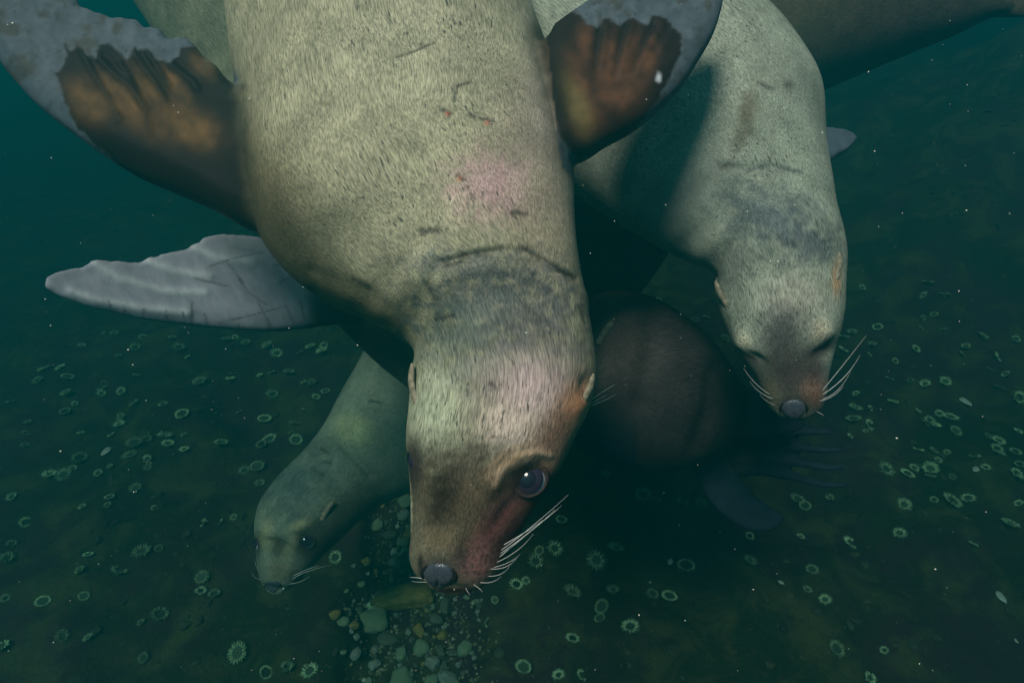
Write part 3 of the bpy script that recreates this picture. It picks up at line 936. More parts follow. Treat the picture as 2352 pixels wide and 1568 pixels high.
for pts in [[(1700, 778), (1716, 800)], [(1708, 774), (1722, 798)], [(1880, 745), (1872, 775)], [(1892, 745), (1886, 775)]]:
    B.line(pts, 2.5, (0.22, 0.20, 0.15), .7)
deepen(B, 1818, 868, 95, 110, 0, .42)
B.build()
add_ear(B, (1924, 632), (1929, 608), (1928, 578), 0.007); add_ear(B, (1666, 697), (1652, 672), (1643, 645), 0.007)
add_nose(B, 1823, 938, 29, 22)
for b_, m_, t_ in [((1890, 895), (1935, 840), (1990, 770)), ((1890, 905), (1940, 865), (1975, 815)), ((1890, 915), (1925, 895), (1955, 850)), ((1768, 905), (1735, 880), (1708, 845)), ((1775, 915), (1745, 900), (1722, 875)),
                   ((1884, 920), (1915, 908), (1938, 885)), ((1876, 945), (1886, 950), (1893, 955)), ((1780, 930), (1760, 920), (1745, 905))]:
    add_whisker(B, b_, m_, t_, random.uniform(.0005, .0008))

# ---- 3: the dimmer sea lion below, looking at the camera
st3 = [(1080, 640, 1190, 790, 3.96, .8), (1000, 640, 1220, 860, 3.54, .85), (930, 680, 1190, 950, 3.12, .85), (880, 735, 1120, 1020, 2.76, .85), (835, 810, 1035, 1085, 2.52, .84), (785, 895, 945, 1130, 2.40, .86), (742, 975, 880, 1158, 2.33, .9), (695, 1035, 832, 1192, 2.27, .92),
       (645, 1085, 796, 1226, 2.22, .9), (607, 1133, 768, 1252, 2.18, .86), (590, 1172, 750, 1268, 2.16, .84), (584, 1225, 728, 1290, 2.14, .82), (588, 1272, 706, 1310, 2.11, .82),
       (594, 1312, 682, 1335, 2.09, .8), (603, 1343, 662, 1350, 2.08, .78), (618, 1361, 645, 1362, 2.06, .6)]
C3 = SeaLion('slate green sea lion with open eyes swimming low over the anemones', GROUP, st3, [], 0.0055, (0.20, 0.235, 0.185), M['fur_far'])
C3.bump(700, 1205, 34, 14, 0.010, -20); C3.bump(705, 1240, 22, 20, -0.009); C3.bump(640, 1265, 28, 44, -0.014); C3.bump(615, 1225, 18, 30, .008); C3.bump(600, 1300, 20, 40, -.006); C3.bump(685, 1330, 24, 22, 0.006)
C3.ridge([(758, 995), (800, 1035), (850, 1090)], 10, -0.012)
C3.spot(815, 985, 50, 34, (0.50, 0.52, 0.28), 0.85, rot=20); C3.spot(850, 890, 60, 70, (0.26, 0.30, 0.23), .6)
C3.spot(680, 1110, 90, 65, (0.085, 0.12, 0.115), 0.85, rough=.6, rot=-40)
C3.spot(640, 1255, 24, 24, (0.06, 0.055, 0.035), 0.85); C3.spot(708, 1248, 40, 40, (0.03, 0.027, 0.024), 0.95); C3.spot(592, 1252, 16, 30, (0.03, 0.027, 0.024), 0.9)
C3.spot(640, 1310, 30, 26, (0.20, 0.17, 0.10), .7); C3.spot(680, 1325, 22, 24, (0.06, 0.05, 0.04), .8)
C3.spot(612, 1225, 18, 40, (0.36, 0.35, 0.21), 0.8); C3.spot(690, 1205, 30, 11, (0.38, 0.37, 0.22), 0.85, rot=-20); C3.spot(670, 1250, 12, 40, (0.32, 0.31, 0.18), .6, rot=20)
C3.spot(800, 1170, 110, 45, (0.08, 0.075, 0.055), 0.85, rot=-35); C3.spot(760, 1250, 40, 60, (0.05, 0.045, 0.04), 0.8, rot=40)  # shaded underside painted darker
for pts in [[(738, 1030), (752, 1040)], [(745, 1060), (760, 1063)], [(720, 1078), (742, 1090)], [(850, 920), (875, 925)]]:
    C3.line(pts, 4, (0.05, 0.05, 0.045), .8)
C3.build()
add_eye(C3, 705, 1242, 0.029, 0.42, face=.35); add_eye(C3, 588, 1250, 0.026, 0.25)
add_ear(C3, (742, 1188), (752, 1170), (766, 1150), 0.0095)
add_nose(C3, 627, 1345, 18, 13)
for b_, m_, t_ in [((672, 1330), (705, 1312), (760, 1297)), ((675, 1322), (710, 1305), (735, 1300)), ((596, 1312), (588, 1298), (584, 1282)), ((600, 1330), (585, 1325), (578, 1312)), ((665, 1340), (690, 1335), (712, 1322))]:
    add_whisker(C3, b_, m_, t_, 0.0011)

# ---- 4: the dark sea lion below with its hind flippers trailing
st4 = [(1250, 960, 1262, 992, 1.50, .7), (1272, 910, 1290, 1008, 1.50, .8), (1300, 800, 1325, 1030, 1.50, .8), (1362, 685, 1392, 1066, 1.52, .8), (1440, 668, 1475, 1086, 1.56, .82), (1520, 712, 1550, 1080, 1.62, .84), (1595, 780, 1622, 1048, 1.68, .86),
       (1665, 850, 1685, 1020, 1.72, .85), (1725, 905, 1740, 1035, 1.74, .7), (1785, 955, 1795, 1050, 1.745, .5), (1830, 985, 1835, 1055, 1.745, .35)]
def dig(pairs, d0, d1, **k):
    return dict(pairs=pairs, d0=d0, d1=d1, T0=k.get('T0', .022), T1=k.get('T1', .009), n=40, tmin=.007)
hind = []
for i, (x, y) in enumerate([(1915, 990), (1935, 1032), (1945, 1072), (1950, 1112)]):
    y0 = 985 + i * 27
    hind.append(dig([(1660, y0 + 34, 1660, y0 - 24), (1740, y0 + 26, 1745, y0 - 12), (1815, (y0 + y) / 2 + 14, 1815, (y0 + y) / 2 - 11), (1895, y + 9, 1895, y - 9), (x, y + 5, x, y - 5)], 1.76, 1.70))
hind.append(dig([(1640, 1060, 1660, 970), (1710, 1090, 1730, 985), (1760, 1088, 1770, 1000), (1790, 1075, 1790, 1020)], 1.78, 1.74))
hind.append(dig([(1585, 1050, 1660, 1030), (1615, 1130, 1690, 1080), (1660, 1185, 1730, 1130), (1720, 1220, 1775, 1165), (1785, 1215, 1805, 1185)], 1.72, 1.70))
hind.append(dig([(1600, 960, 1630, 850), (1660, 990, 1700, 880), (1730, 1005, 1770, 910), (1800, 1000, 1820, 950), (1845, 985, 1848, 968)], 1.66, 1.60))
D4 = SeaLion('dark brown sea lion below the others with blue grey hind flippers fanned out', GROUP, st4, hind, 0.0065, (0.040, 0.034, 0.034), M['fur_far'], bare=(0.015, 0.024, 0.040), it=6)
w_ = smooth01(1720, 1780, D4.px); D4.flip = np.maximum(D4.flip, w_); D4.paint(w_, (0.015, 0.024, 0.040))
D4.bump(1395, 765, 26, 46, 0.008, 25)
D4.spot(1400, 785, 90, 120, (0.105, 0.074, 0.066), 0.85)  # lit patch around the ear painted into the coat
D4.ridge([(1490, 690), (1500, 800), (1470, 920)], 26, -0.012); D4.bump(1580, 880, 70, 90, 0.016, 20); D4.ridge([(1640, 850), (1630, 940), (1600, 1020)], 20, -0.010)
D4.bump(1345, 880, 30, 60, .008)
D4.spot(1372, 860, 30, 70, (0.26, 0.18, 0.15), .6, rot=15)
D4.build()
add_ear(D4, (1378, 780), (1392, 757), (1408, 735), 0.009)
for b_, m_, t_ in [((1362, 915), (1400, 890), (1438, 868)), ((1366, 922), (1405, 900), (1440, 882)), ((1360, 930), (1390, 918), (1415, 905))]:
    add_whisker(D4, b_, m_, t_, 0.001)

# ---- 5: the sea lion crossing behind, tail to the right
st5 = [(1380, -300, 1560, 260, 1.95, .8), (1480, -290, 1680, 320, 1.82, .82), (1620, -240, 1790, 262, 1.76, .84), (1755, -180, 1895, 207, 1.72, .85), (1875, -135, 1988, 166, 1.70, .86), (1985, -105, 2090, 123, 1.68, .86), (2090, -75, 2188, 84, 1.66, .86),
       (2180, -45, 2258, 50, 1.65, .85), (2250, -20, 2302, 34, 1.64, .8), (2300, -8, 2330, 24, 1.64, .7)]
fl5 = [dig([(2230, 42, 2230, -20), (2290, 40, 2300, -28), (2360, 42, 2370, -40), (2430, 38, 2440, -40), (2490, 20, 2490, -20)], 1.66, 1.62),
       dig([(2210, 10, 2230, -50), (2290, -20, 2310, -80), (2380, -50, 2390, -110), (2440, -80, 2445, -115)], 1.70, 1.72)]
E5 = SeaLion('tawny brown sea lion passing behind with its tail trailing into open water', GROUP, st5, fl5, 0.006, (0.062, 0.048, 0.034), M['fur_far'], bare=(0.02, 0.024, 0.035), it=6)
E5.spot(1800, 40, 150, 100, (0.11, 0.09, 0.055), .6)
E5.spot(2150, 60, 220, 60, (0.05, 0.04, 0.04), 0.9, rot=-22); E5.spot(1940, 150, 170, 60, (0.06, 0.045, 0.04), 0.85, rot=-22)
E5.build()

# ---- 6: the sea lion hidden behind the first, one grey flipper out
st6 = [(-40, -150, 140, -290, 2.18, .8), (60, -160, 350, -310, 2.06, .85), (180, -110, 590, -290, 1.96, .85), (300, 0, 770, -200, 1.88, .82), (400, 150, 900, -60, 1.84, .8), (500, 310, 1020, 70, 1.80, .78), (590, 480, 1110, 220, 1.77, .78), (690, 650, 1165, 390, 1.74, .8), (780, 750, 1200, 560, 1.72, .82),
       (870, 838, 1235, 700, 1.70, .84), (950, 905, 1270, 820, 1.68, .84), (1000, 980, 1275, 920, 1.66, .82), (1050, 1050, 1250, 1010, 1.64, .8), (1095, 1100, 1200, 1085, 1.63, .7)]
fl6 = [dict(pairs=[(860, 735, 820, 600), (730, 752, 660, 575), (650, 762, 605, 545), (580, 762, 545, 537), (500, 756, 478, 539), (445, 750, 440, 566), (380, 743, 375, 581), (330, 735, 322, 600), (270, 722, 268, 597), (225, 711, 214, 599), (182, 698, 190, 611), (148, 686, 158, 617), (120, 672, 130, 624), (102, 660, 106, 634)],
            d0=1.58, d1=1.26, T0=.04, T1=.010),
       dict(pairs=[(1150, 700, 1130, 380), (1280, 730, 1260, 350), (1380, 730, 1380, 350), (1450, 700, 1460, 390), (1505, 630, 1510, 430), (1540, 575, 1545, 490), (1552, 545, 1552, 520)], d0=1.78, d1=1.78, T0=.04, T1=.010)]
G6 = SeaLion('sea lion mostly hidden behind the diving one, its pale grey flipper reaching out', GROUP, st6, fl6, 0.0050, (0.165, 0.16, 0.105), M['fur_far'], bare=(0.03, 0.028, 0.03))
gm = smooth01(735, 690, G6.px + 12 * fbm(G6.px / 20, G6.py / 20, None, 5, 2)) * (G6.py > 500) * (G6.py < 800)
G6.flip = np.maximum(G6.flip, gm)
G6.paint(gm * 1.0, (0.25, 0.25, 0.30))
for i, pts in enumerate([[(165, 668), (220, 688), (320, 706), (430, 718)], [(218, 604), (280, 640), (380, 668), (470, 672)], [(335, 596), (400, 622), (480, 635)], [(445, 568), (500, 592), (580, 602)]]):
    G6.ridge(pts, 12, 0.006, only=gm)
    d = dist_poly(G6.px, G6.py, pts)
    G6.paint(0.6 * np.exp(-(d / 10) ** 2) * gm, (0.48, 0.50, 0.53))
for pts in [[(250, 690), (258, 722)], [(285, 700), (288, 732)], [(330, 708), (328, 733)], [(420, 715), (425, 747)], [(440, 690), (442, 750)], [(548, 640), (572, 672), (612, 700)], [(590, 690), (622, 748)], [(500, 742), (560, 728), (650, 705)], [(480, 612), (540, 592), (600, 580)], [(530, 566), (605, 578)],
            [(640, 650), (700, 620)], [(655, 700), (676, 744)], [(520, 600), (560, 650)], [(380, 712), (384, 738)], [(470, 720), (476, 750)], [(630, 610), (690, 600)], [(545, 742), (552, 758)], [(690, 690), (700, 735)], [(450, 640), (520, 656)], [(610, 735), (618, 758)]]:
    G6.line(pts, 1.8, (0.10, 0.07, 0.08), 0.85)
G6.line([(730, 752), (580, 764), (445, 752), (330, 737)], 5, (0.06, 0.05, 0.06), .85)
G6.spot(560, 565, 60, 20, (0.22, 0.23, 0.25), 0.6)
# body below the neck painted dark for the shadow it lies in
G6.spot(860, 790, 150, 110, (0.05, 0.045, 0.045), 0.9, rot=40)
G6.build()

# ------------------------------------------------------------------ anemones
def anemone_mat(name, c1, c2):
    m, nt, b = new_mat(name)
    q = NB(nt)
    tc = q.n('ShaderNodeTexCoord').outputs['Object']
    oi = q.n('ShaderNodeObjectInfo').outputs['Random']
    nn = q.noise(tc, 60, 3, 0.6)
    c = q.mixc(nn, c1, c2)
    hsv = q.n('ShaderNodeHueSaturation'); q.l(c, hsv.inputs['Color'])
    q.l(q.ramp(oi, 0, 1, 0.6, 1.35), hsv.inputs['Value'])
    q.l(hsv.outputs[0], b.inputs['Base Color'])
    b.inputs['Roughness'].default_value = 0.6
    b.inputs['Specular IOR Level'].default_value = 0.2
    return m
M['tent'] = anemone_mat('anemone_tentacle', (0.56, 0.74, 0.48), (0.38, 0.58, 0.34))
M['disc'] = anemone_mat('anemone_disc', (0.03, 0.045, 0.03), (0.07, 0.10, 0.06))
M['colm'] = anemone_mat('anemone_column', (0.06, 0.075, 0.045), (0.04, 0.045, 0.03))

def anemone_meshes(seed, rin, tl, nt):
    r = np.random.default_rng(seed)
    # unit radius 1 = tip circle
    tv, tf = [], []
    for row, (rr, el0, cnt) in enumerate([(rin, 0.5, nt), (rin * 0.86, 0.95, int(nt * .8))]):
        for i in range(cnt):
            a = 2 * math.pi * (i + 0.5 * row + r.uniform(-.3, .3)) / cnt
            el = el0 + r.uniform(-.25, .25)
            ln = tl * r.uniform(.75, 1.15) * (0.9 if row else 1)
            d = np.array([math.cos(a) * math.cos(el), math.sin(a) * math.cos(el), math.sin(el)])
            tx = np.array([-math.sin(a), math.cos(a), 0])
            p0 = np.array([math.cos(a) * rr, math.sin(a) * rr, 0.34])
            p1 = p0 + d * ln * .55
            p2 = p1 + (d * .8 + np.array([0, 0, -.5]) + tx * r.uniform(-.5, .5)) * ln * .5
            o = len(tv); w = 0.040 * r.uniform(.7, 1.2)
            nrm = np.cross(d, tx)
            for p, ww in ((p0, w), (p1, w * .85)):
                for k in range(4):
                    b = k * math.pi / 2
                    tv.append(p + tx * ww * math.cos(b) + nrm * ww * math.sin(b))
            tv.append(p2)
            for k in range(4):
                k2 = (k + 1) % 4
                tf.append((o + k, o + k2, o + 4 + k2, o + 4 + k)); tf.append((o + 4 + k, o + 4 + k2, o + 8))
    prof = [(rin * .55, -.06), (rin * .62, .05), (rin * .72, .2), (rin * .98, .32), (rin * 1.0, .36)]
    n = 20
    cv = [(p * math.cos(2 * math.pi * j / n) * (1 + .04 * math.sin(3 * 2 * math.pi * j / n + seed)), p * math.sin(2 * math.pi * j / n), z) for p, z in prof for j in range(n)]
    cf = [(i * n + j, i * n + (j + 1) % n, (i + 1) * n + (j + 1) % n, (i + 1) * n + j) for i in range(len(prof) - 1) for j in range(n)]
    prof2 = [(rin * 1.0, .36), (rin * .7, .34), (rin * .35, .30), (rin * .12, .36), (0.02, .30)]
    dv = [(p * math.cos(2 * math.pi * j / n), p * math.sin(2 * math.pi * j / n), z) for p, z in prof2 for j in range(n)]
    df = [(i * n + j, i * n + (j + 1) % n, (i + 1) * n + (j + 1) % n, (i + 1) * n + j) for i in range(len(prof2) - 1) for j in range(n)]
    out = []
    for nm, v, f, mt in (('tentacle_crown', tv, tf, 'tent'), ('column', cv, cf, 'colm'), ('oral_disc', dv, df, 'disc')):
        m = bpy.data.meshes.new(nm); m.from_pydata([tuple(x) for x in v], [], f); m.materials.append(M[mt])
        m.polygons.foreach_set('use_smooth', [True] * len(m.polygons)); out.append((nm, m))
    return out
KINDS = [anemone_meshes(1, .50, .56, 26), anemone_meshes(2, .56, .48, 30), anemone_meshes(3, .46, .62, 22), anemone_meshes(4, .58, .42, 24), anemone_meshes(5, .62, .26, 36), anemone_meshes(6, .36, .44, 18)]

T1 = lambda x, y: (x * .4, 705.6 + y * .4)
T2 = lambda x, y: (x / 2, 940.8 + y / 2)
T3 = lambda x, y: (1176 + x / 2, 940.8 + y / 2)
T4 = lambda x, y: (1411.2 + x * .42, 376.3 + y * .42)
spots = []
for T, L_ in ((T1, [(1082, 295), (1415, 210), (1550, 235), (1587, 272), (1788, 238), (1862, 220), (1858, 268), (1725, 265), (285, 345), (350, 352), (245, 368), (385, 410), (225, 428), (600, 440), (590, 475), (585, 505), (398, 508), (62, 545), (430, 560), (380, 608), (783, 562), (1052, 625), (710, 635), (690, 680), (163, 668), (148, 725), (465, 725), (648, 742), (145, 800), (850, 760), (945, 758), (965, 795), (1060, 738), (780, 795), (750, 855), (1065, 830), (850, 870), (850, 918), (1270, 790), (1510, 798), (1550, 765), (1675, 722), (1700, 770), (1690, 675), (1378, 605), (1520, 658), (1752, 595), (1565, 508), (1500, 400), (1562, 382), (1660, 385), (1795, 440), (1755, 445), (1870, 488), (1812, 525), (1155, 445), (1325, 430), (1340, 385), (780, 395), (700, 485), (940, 562), (1480, 928), (1405, 940), (1495, 1022), (420, 930), (460, 880), (370, 965), (290, 978), (570, 955), (640, 920), (785, 1042), (630, 1098), (622, 1138), (480, 1150), (148, 1235), (78, 1098), (890, 1155), (1172, 1238), (1265, 1235), (1345, 1205), (990, 185), (1300, 190), (1350, 178), (820, 175), (470, 222), (780, 240), (685, 290), (1030, 240), (600, 150), (660, 160)]),
              (T2, [(55, 622), (35, 695), (405, 675), (378, 748), (545, 752), (655, 662), (730, 640), (930, 768), (922, 835), (985, 855), (388, 855), (198, 885), (25, 865), (730, 948), (655, 980), (292, 1042), (415, 1052), (667, 1138), (1098, 1115), (1212, 1215), (1315, 1207), (1425, 1202), (20, 1100), (1538, 682), (1605, 928), (1735, 895), (1965, 910), (2275, 872), (2205, 910), (2235, 972)]),
              (T3, [(360, 335), (432, 310), (605, 405), (665, 415), (782, 440), (868, 440), (1308, 420), (1345, 447), (1465, 415), (1325, 585), (1555, 618), (1710, 275), (1797, 440), (1935, 418), (2010, 430), (2095, 412), (1780, 570), (2115, 625), (2280, 540), (2330, 435), (1090, 580), (1087, 708), (225, 520), (128, 648), (190, 640), (105, 700), (475, 650), (388, 690), (800, 722), (18, 805), (65, 785), (272, 855), (465, 840), (645, 850), (720, 878), (415, 905), (408, 965), (547, 1003), (275, 1062), (55, 1195), (218, 1228), (322, 1222), (1380, 735), (1355, 828), (1437, 875), (1712, 1105), (1635, 1235), (1480, 1105), (1842, 272), (1920, 285), (1810, 300), (1920, 315), (2025, 312), (1865, 190), (1925, 195), (1997, 200), (1950, 238), (2125, 220), (2225, 180), (2235, 210), (2310, 195), (2310, 295), (2330, 330), (2175, 268), (1570, 55), (1635, 72), (1625, 102), (1550, 125), (1910, 60), (1940, 80), (2030, 102), (2010, 45), (2185, 120), (2225, 150), (2320, 105), (2330, 260)]),
              (T4, [(1310, 1350), (1390, 1340), (1520, 1310), (1325, 1260), (1655, 1355), (1775, 1365), (1690, 1420), (1640, 1020), (1895, 1045), (1750, 830), (1670, 900), (1800, 915), (2010, 945), (2190, 960), (2080, 1060), (1440, 900), (1530, 1080), (1500, 1180), (1620, 1190), (1700, 1220), (1800, 1200), (1920, 1010), (2050, 1130), (2150, 1160), (2100, 1230), (2200, 1280), (1680, 845), (1800, 735), (1700, 725), (600, 960), (430, 940), (440, 860), (350, 830), (500, 850), (300, 840), (240, 750), (560, 1050), (1250, 960), (1240, 1030), (1300, 930), (1410, 1000), (1380, 1050), (1710, 660), (1350, 680)])):
    spots += [T(*p) for p in L_]
big = {T3(1380, 735), T2(930, 768), T1(783, 562), T1(1325, 430)}
P3 = [hit_ground(*p) for p in spots]
okp = [(s_, p) for s_, p in zip(spots, P3) if p is not None]
def gnormal(x, y, e=0.05):
    return unit(np.array([-(ground_z(x + e, y) - ground_z(x - e, y)) / (2 * e), -(ground_z(x, y + e) - ground_z(x, y - e)) / (2 * e), 1.0]))
pos = np.array([p for _, p in okp])
LAND = [(hit_ground(*q_), t_) for q_, t_ in [(T3(725, 700), 'near the white shell'), (T3(2245, 862), 'near the largest white oval shell'), (T3(2128, 275), 'near the cream shell'), (T3(1235, 795), 'near the small grey shell'), (T4(1915, 1302), 'near the long white shell'), (T3(635, 793), 'near the tiny white shell chip'), (T1(610, 830), 'near the bluish shell'), ((760, 1285), 'near the low swimming sea lion')]]
for i, (s_, p) in enumerate(okp):
    kind = int(rng.integers(0, 6))
    rad = float(rng.choice([.026, .031, .035, .038, .042, .046, .053])) * float(rng.uniform(.95, 1.05)) * (1.3 if s_ in big else 1.0)
    dist = np.linalg.norm(pos - p, axis=1); near = int(((dist < 0.15) & (dist > 0)).sum())
    if near >= 2: rad *= 0.92
    o = bpy.data.objects.new('sea_anemone', None); COL.objects.link(o)
    o.empty_display_size = .03
    o.location = p - np.array([0, 0, .002])
    o.scale = (rad * rng.uniform(.85, 1.1), rad * rng.uniform(.85, 1.1), rad * rng.uniform(.7, 1.7))
    nn = gnormal(p[0], p[1])
    qt = Vector(nn).to_track_quat('Z', 'Y').to_euler()
    o.rotation_euler = (qt.x + rng.uniform(-.28, .28), qt.y + rng.uniform(-.28, .28), rng.uniform(0, 6.28))
    size = 'small' if rad < .034 else ('large' if rad > .0425 else 'middling')
    comp = ['standing alone', 'paired with one neighbour', 'in a trio', 'in a group of four'][near] if near < 4 else 'in a dense cluster'
    k = np.argmin([np.linalg.norm(p - q_) for q_, _ in LAND]) 
    if gully(p[0], p[1]) > .3: where = 'among the pebbles of the gully'
    elif np.linalg.norm(p - LAND[k][0]) < .45: where = LAND[k][1]
    elif gully(p[0] + .3, p[1]) > .3 or gully(p[0] - .3, p[1]) > .3 or gully(p[0] + .15, p[1]) > .3 or gully(p[0] - .15, p[1]) > .3: where = 'on rock beside the pebble gully'
    elif p[1] > 5.2: where = 'far off on the rising rock'
    elif p[1] > 3.4: where = 'on rock well beyond the sea lions'
    else: where = 'on bare dark rock'
    if s_ in big: size = 'extra large'
    lab = '%s pale green anemone %s %s' % (size, comp, where)
    tag(o, lab, 'sea anemone', 'anemones scattered over the sea floor')
    for nm, m in KINDS[kind]:
        c = bpy.data.objects.new(nm, m); COL.objects.link(c); c.parent = o

# ------------------------------------------------------------------ stones of the gully
def stone_mat(name, c1, c2):
    m, nt, b = new_mat(name)
    q = NB(nt)
    tc = q.n('ShaderNodeTexCoord').outputs['Object']
    n1 = q.noise(tc, 2.2, 5, 0.65); n2 = q.noise(tc, 14, 3, 0.6)
    c = q.mixc(q.ramp(n1, .35, .65), c1, c2)
    c = q.mixc(q.math('MULTIPLY', q.ramp(n2, .5, .75), .5), c, tuple(x * .4 for x in c1))
    q.l(c, b.inputs['Base Color']); b.inputs['Roughness'].default_value = .7; b.inputs['Specular IOR Level'].default_value = .2
    bp = q.n('ShaderNodeBump', Strength=.4, Distance=.05); q.l(n2, bp.inputs['Height']); q.l(bp.outputs[0], b.inputs['Normal'])
    return m
STM = [stone_mat('stone_grey', (.34, .38, .33), (.18, .21, .18)), stone_mat('stone_ochre', (.42, .32, .09), (.20, .17, .06)), stone_mat('stone_dark', (.10, .12, .09), (.17, .19, .14)),
       stone_mat('stone_green', (.20, .31, .20), (.28, .33, .21)), stone_mat('stone_white', (.62, .66, .58), (.45, .50, .42))]
def stone_mesh(seed, mt):
    bm = bmesh.new(); bmesh.ops.create_icosphere(bm, subdivisions=3, radius=1)
    r = np.random.default_rng(seed)
    ax = r.uniform(.75, 1.25, 3); ax[2] *= .62
    v = np.array([x.co[:] for x in bm.verts])
    k = 1 + .42 * fbm(v[:, 0] * 1.3 + seed * 7, v[:, 1] * 1.1, v[:, 2] * 1.1, seed, 3)
    for _ in range(6):
        d = unit(r.normal(size=3)); h = r.uniform(.55, .85)
        ex = np.clip(v @ d - h, 0, None); v = v - ex[:, None] * d * .8
    v = v * k[:, None] * ax
    for x, c in zip(bm.verts, v): x.co = c
    m = bpy.data.meshes.new('stone'); bm.to_mesh(m); bm.free(); m.materials.append(mt)
    m.polygons.foreach_set('use_smooth', [True] * len(m.polygons)); return m
STONES = [[stone_mesh(100 + 10 * a + b, STM[a]) for b in range(4)] for a in range(5)]
Z3 = lambda x, y: (752.6 + x * .31025, 1081.9 + y * .31025)      # from the enlarged view of the gully
def put_stone(p, r, kind, label, group, flat=1.0, rot=None, long=1.0, name='pebble', cat='pebble'):
    o = bpy.data.objects.new(name, random.choice(STONES[kind])); COL.objects.link(o)
    o.location = (p[0], p[1], p[2] + r * .28)
    o.scale = (r * long, r, r * flat)
    o.rotation_euler = (random.uniform(-.25, .25), random.uniform(-.25, .25), random.uniform(0, 6.28) if rot is None else rot)
    if group:
        q_ = np.linalg.norm(np.array(p) - BO)
        label = ('tiny ' if r < .014 else 'big ' if r > .03 else '') + label.replace('small ', '') + (' beside the long ochre boulder' if q_ < .26 else ' at its far end' if p[1] > 2.2 else '')
    return tag(o, label, cat, group)
BO = hit_ground(*Z3(600, 960))
placed = []
def try_stone(px, py, rpx, kind, label, group, **k):
    p = hit_ground(px, py)
    if p is None: return
    d = (p - CAM) @ FWD
    r = rpx * d / F
    placed.append((p[0], p[1], r)); return put_stone(p, r, kind, label, group, **k)
try_stone(*Z3(600, 960), 34, 1, 'long ochre boulder lying below the diving sea lion\'s nose', None, long=1.7, rot=.15, name='boulder', cat='boulder')
try_stone(*Z3(340, 1110), 30, 3, 'dull green rounded boulder beside the long ochre boulder', None, name='boulder', cat='boulder')
GL = {0: 'grey pebble in the pebble filled gully', 1: 'ochre yellow pebble in the pebble filled gully', 2: 'dark pebble in the pebble filled gully', 3: 'dull green pebble in the pebble filled gully', 4: 'small white pebble in the pebble filled gully'}
for x, y, r, k in [(785, 1430, 20, 0), (690, 1310, 19, 3), (545, 1360, 16, 3), (680, 1180, 14, 1), (850, 1220, 16, 1), (440, 1250, 22, 2), (410, 250, 13, 1), (560, 330, 13, 0), (550, 1540, 24, 3), (770, 1560, 18, 3), (350, 1430, 17, 0), (290, 670, 14, 1), (350, 745, 11, 1), (800, 1100, 18, 2), (880, 1000, 18, 2),
                   (500, 1150, 4, 4), (845, 935, 4, 4), (942, 950, 4, 4), (930, 1240, 4, 4), (300, 495, 3.5, 4), (375, 360, 4, 4), (270, 1545, 6, 4), (265, 1330, 8, 1), (210, 1230, 9, 0), (350, 1325, 10, 0), (970, 1430, 9, 0), (920, 1350, 13, 2), (590, 230, 20, 3), (460, 480, 15, 2), (300, 755, 4, 4), (520, 410, 6, 4), (490, 200, 12, 3), (200, 1140, 14, 1)]:
    try_stone(*Z3(x, y), r, k, GL[k], 'pebbles lying in the gully')
tries = 0
cnt = 0
while cnt < 190 and tries < 9000:
    tries += 1
    x, y = random.uniform(-.95, .1), random.uniform(1.0, 3.1)
    if gully(x, y) < random.choice([.55, .55, .3, .08]): continue
    r = random.choice([.012, .015, .018, .022, .028, .036])
    if any((x - a) ** 2 + (y - b) ** 2 < (.72 * (r + c)) ** 2 for a, b, c in placed): continue
    k = random.choices([0, 1, 2, 3, 4], [5, 2, 6, 4, .5])[0]
    placed.append((x, y, r)); cnt += 1
    put_stone((x, y, float(ground_z(x, y))), r, k, GL[k], 'pebbles lying in the gully')
# fine gravel under them, uncountable
gv, gf = [], []
ico = bmesh.new(); bmesh.ops.create_icosphere(ico, subdivisions=1, radius=1)
iv = np.array([v.co[:] for v in ico.verts]); fi = [[v.index for v in f.verts] for f in ico.faces]; ico.free()
for _ in range(5200):
    x, y = random.uniform(-.9, .05), random.uniform(.8, 3.2)
    if gully(x, y) < random.uniform(.1, .9): continue
    r = random.uniform(.003, .009)
    o = len(gv)
    vv = iv * (1 + .3 * rng.normal(size=(len(iv), 1)) * .5) * r * rng.uniform(.7, 1.3, 3) + np.array([x, y, float(ground_z(x, y)) + r * .3])
    gv += vv.tolist(); gf += [tuple(i + o for i in f) for f in fi]
M['gravel'] = plain('gravel', (.32, .31, .20), .8, .1, .7, 25, (.08, .10, .06))
g = mesh_obj('gravel', gv, gf, M['gravel'], smooth=False)
tag(g, 'fine mixed gravel filling the gully between the pebbles', 'gravel', kind='stuff')

# small rubble half sunk in the crust of the rock, uncountable
gv, gf = [], []
for _ in range(2600):
    y = random.uniform(.9, 6.0); x = random.uniform(-.95, .95) * (y * .95 + .4)
    if fbm(np.array([x * 1.3]), np.array([y * 1.3]), None, 33, 2)[0] < random.uniform(-.35, .35): continue
    r = random.choice([.006, .008, .011, .015, .02])
    o = len(gv)
    vv = iv * (1 + .2 * rng.normal(size=(len(iv), 1))) * r * rng.uniform(.6, 1.5, 3) * np.array([1, 1, .6]) + np.array([x, y, float(ground_z(x, y))])
    gv += vv.tolist(); gf += [tuple(i + o for i in f) for f in fi]
M['rubble'] = plain('rubble', (.085, .085, .055), .85, .1, .7, 6, (.035, .03, .03))
g = mesh_obj('rubble', gv, gf, M['rubble'], smooth=False)
tag(g, 'small dark rubble half buried in the rocky sea floor', 'rubble', kind='stuff')

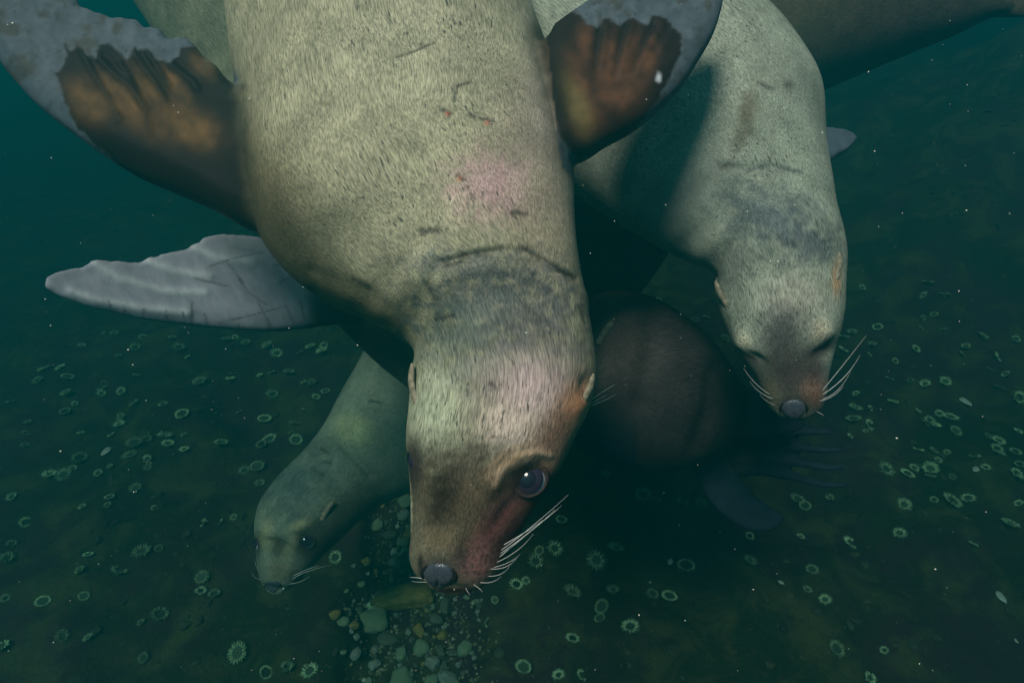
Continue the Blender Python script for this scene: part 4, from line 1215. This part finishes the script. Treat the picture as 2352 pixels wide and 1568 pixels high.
# shells lying on the rock
def shell_mesh():
    V, Fc = [], []
    n, m = 16, 8
    for i in range(m + 1):
        t = i / m
        for j in range(n + 1):
            a = -1.15 + 2.3 * j / n
            r = t * (1 + .04 * (j % 2))
            V.append((r * math.sin(a), r * math.cos(a) - .5, .32 * math.sin(t * 2.6) * math.cos(a * .9) + .02))
    for i in range(m):
        for j in range(n):
            Fc.append((i * (n + 1) + j, (i + 1) * (n + 1) + j, (i + 1) * (n + 1) + j + 1, i * (n + 1) + j + 1))
    me = bpy.data.meshes.new('shell'); me.from_pydata(V, [], Fc); me.polygons.foreach_set('use_smooth', [True] * len(Fc))
    return me
M['shell'] = plain('shell', (.62, .66, .58), .5, .3, .3, 6)
SH = shell_mesh(); SH.materials.append(M['shell'])
for (x, y), r, lab in [(T3(725, 700), .022, 'white shell beside a dim anemone on dark rock'), (T3(2245, 862), .034, 'largest white oval shell lying alone on bare dark rock'), (T3(2128, 275), .030, 'cream shell lying among clustered anemones'), (T3(1235, 795), .016, 'small grey shell near the large anemone'),
                       (T4(1915, 1302), .05, 'long white shell on the far anemone bank'), (T3(635, 793), .010, 'tiny white shell chip above a pair of anemones'), (T3(2315, 1062), .012, 'tiny tan shell chip alone on bare rock'), (T1(610, 830), .04, 'bluish shell at the edge of an anemone cluster')]:
    p = hit_ground(x, y)
    o = bpy.data.objects.new('shell', SH); COL.objects.link(o); o.location = p + np.array([0, 0, .002]); o.scale = (r, r * 1.1, r)
    o.rotation_euler = (0, 0, random.uniform(0, 6)); tag(o, lab, 'shell', 'shells on the sea floor')

# ------------------------------------------------------------------ drifting specks
sv, sf = [], []
allbvh = [L.bvh for L in (A, B, C3, D4, E5, G6)]
cnt = 0
while cnt < 420:
    x, y = random.uniform(-40, 2400), random.uniform(-40, 1600)
    d = random.uniform(.55, 2.6)
    p = unproj(x, y, d)
    if p[2] < ground_z(p[0], p[1]) + .03: continue
    r = random.choice([.0005, .0006, .0008, .0011]) * (d ** .5)
    v = iv * r * rng.uniform(.5, 1.6, 3) + p
    o = len(sv); sv += v.tolist(); sf += [tuple(i + o for i in f) for f in fi]; cnt += 1
M['speck'] = plain('drifting_speck', (.75, .75, .66), .6, .2)
sp = mesh_obj('drifting_particles', sv, sf, M['speck'])
tag(sp, 'pale specks of plankton and silt drifting in the water', 'plankton', kind='stuff')

# ------------------------------------------------------------------ the water's haze
bm = bmesh.new(); bmesh.ops.create_cube(bm, size=1.0)
hz = bpy.data.meshes.new('haze'); bm.to_mesh(hz); bm.free()
haze = bpy.data.objects.new('haze', hz); COL.objects.link(haze)
TOP, BOT = 2.98, -2.2
haze.scale = (130, 110, TOP - BOT)
haze.location = (0, 39, 0.5 * (TOP + BOT))
m = bpy.data.materials.new('green_water_haze'); m.use_nodes = True
nt = m.node_tree
for n in list(nt.nodes): nt.nodes.remove(n)
out = nt.nodes.new('ShaderNodeOutputMaterial'); pv = nt.nodes.new('ShaderNodeVolumePrincipled')
pv.inputs['Color'].default_value = (*HAZE_COLOR, 1)
pv.inputs['Absorption Color'].default_value = (*HAZE_ABSORB, 1)
pv.inputs['Density'].default_value = HAZE_DENSITY
pv.inputs['Anisotropy'].default_value = 0.65
nt.links.new(pv.outputs[0], out.inputs['Volume'])
hz.materials.append(m)
tag(haze, 'green tinted water that veils everything far away', 'haze', kind='stuff')
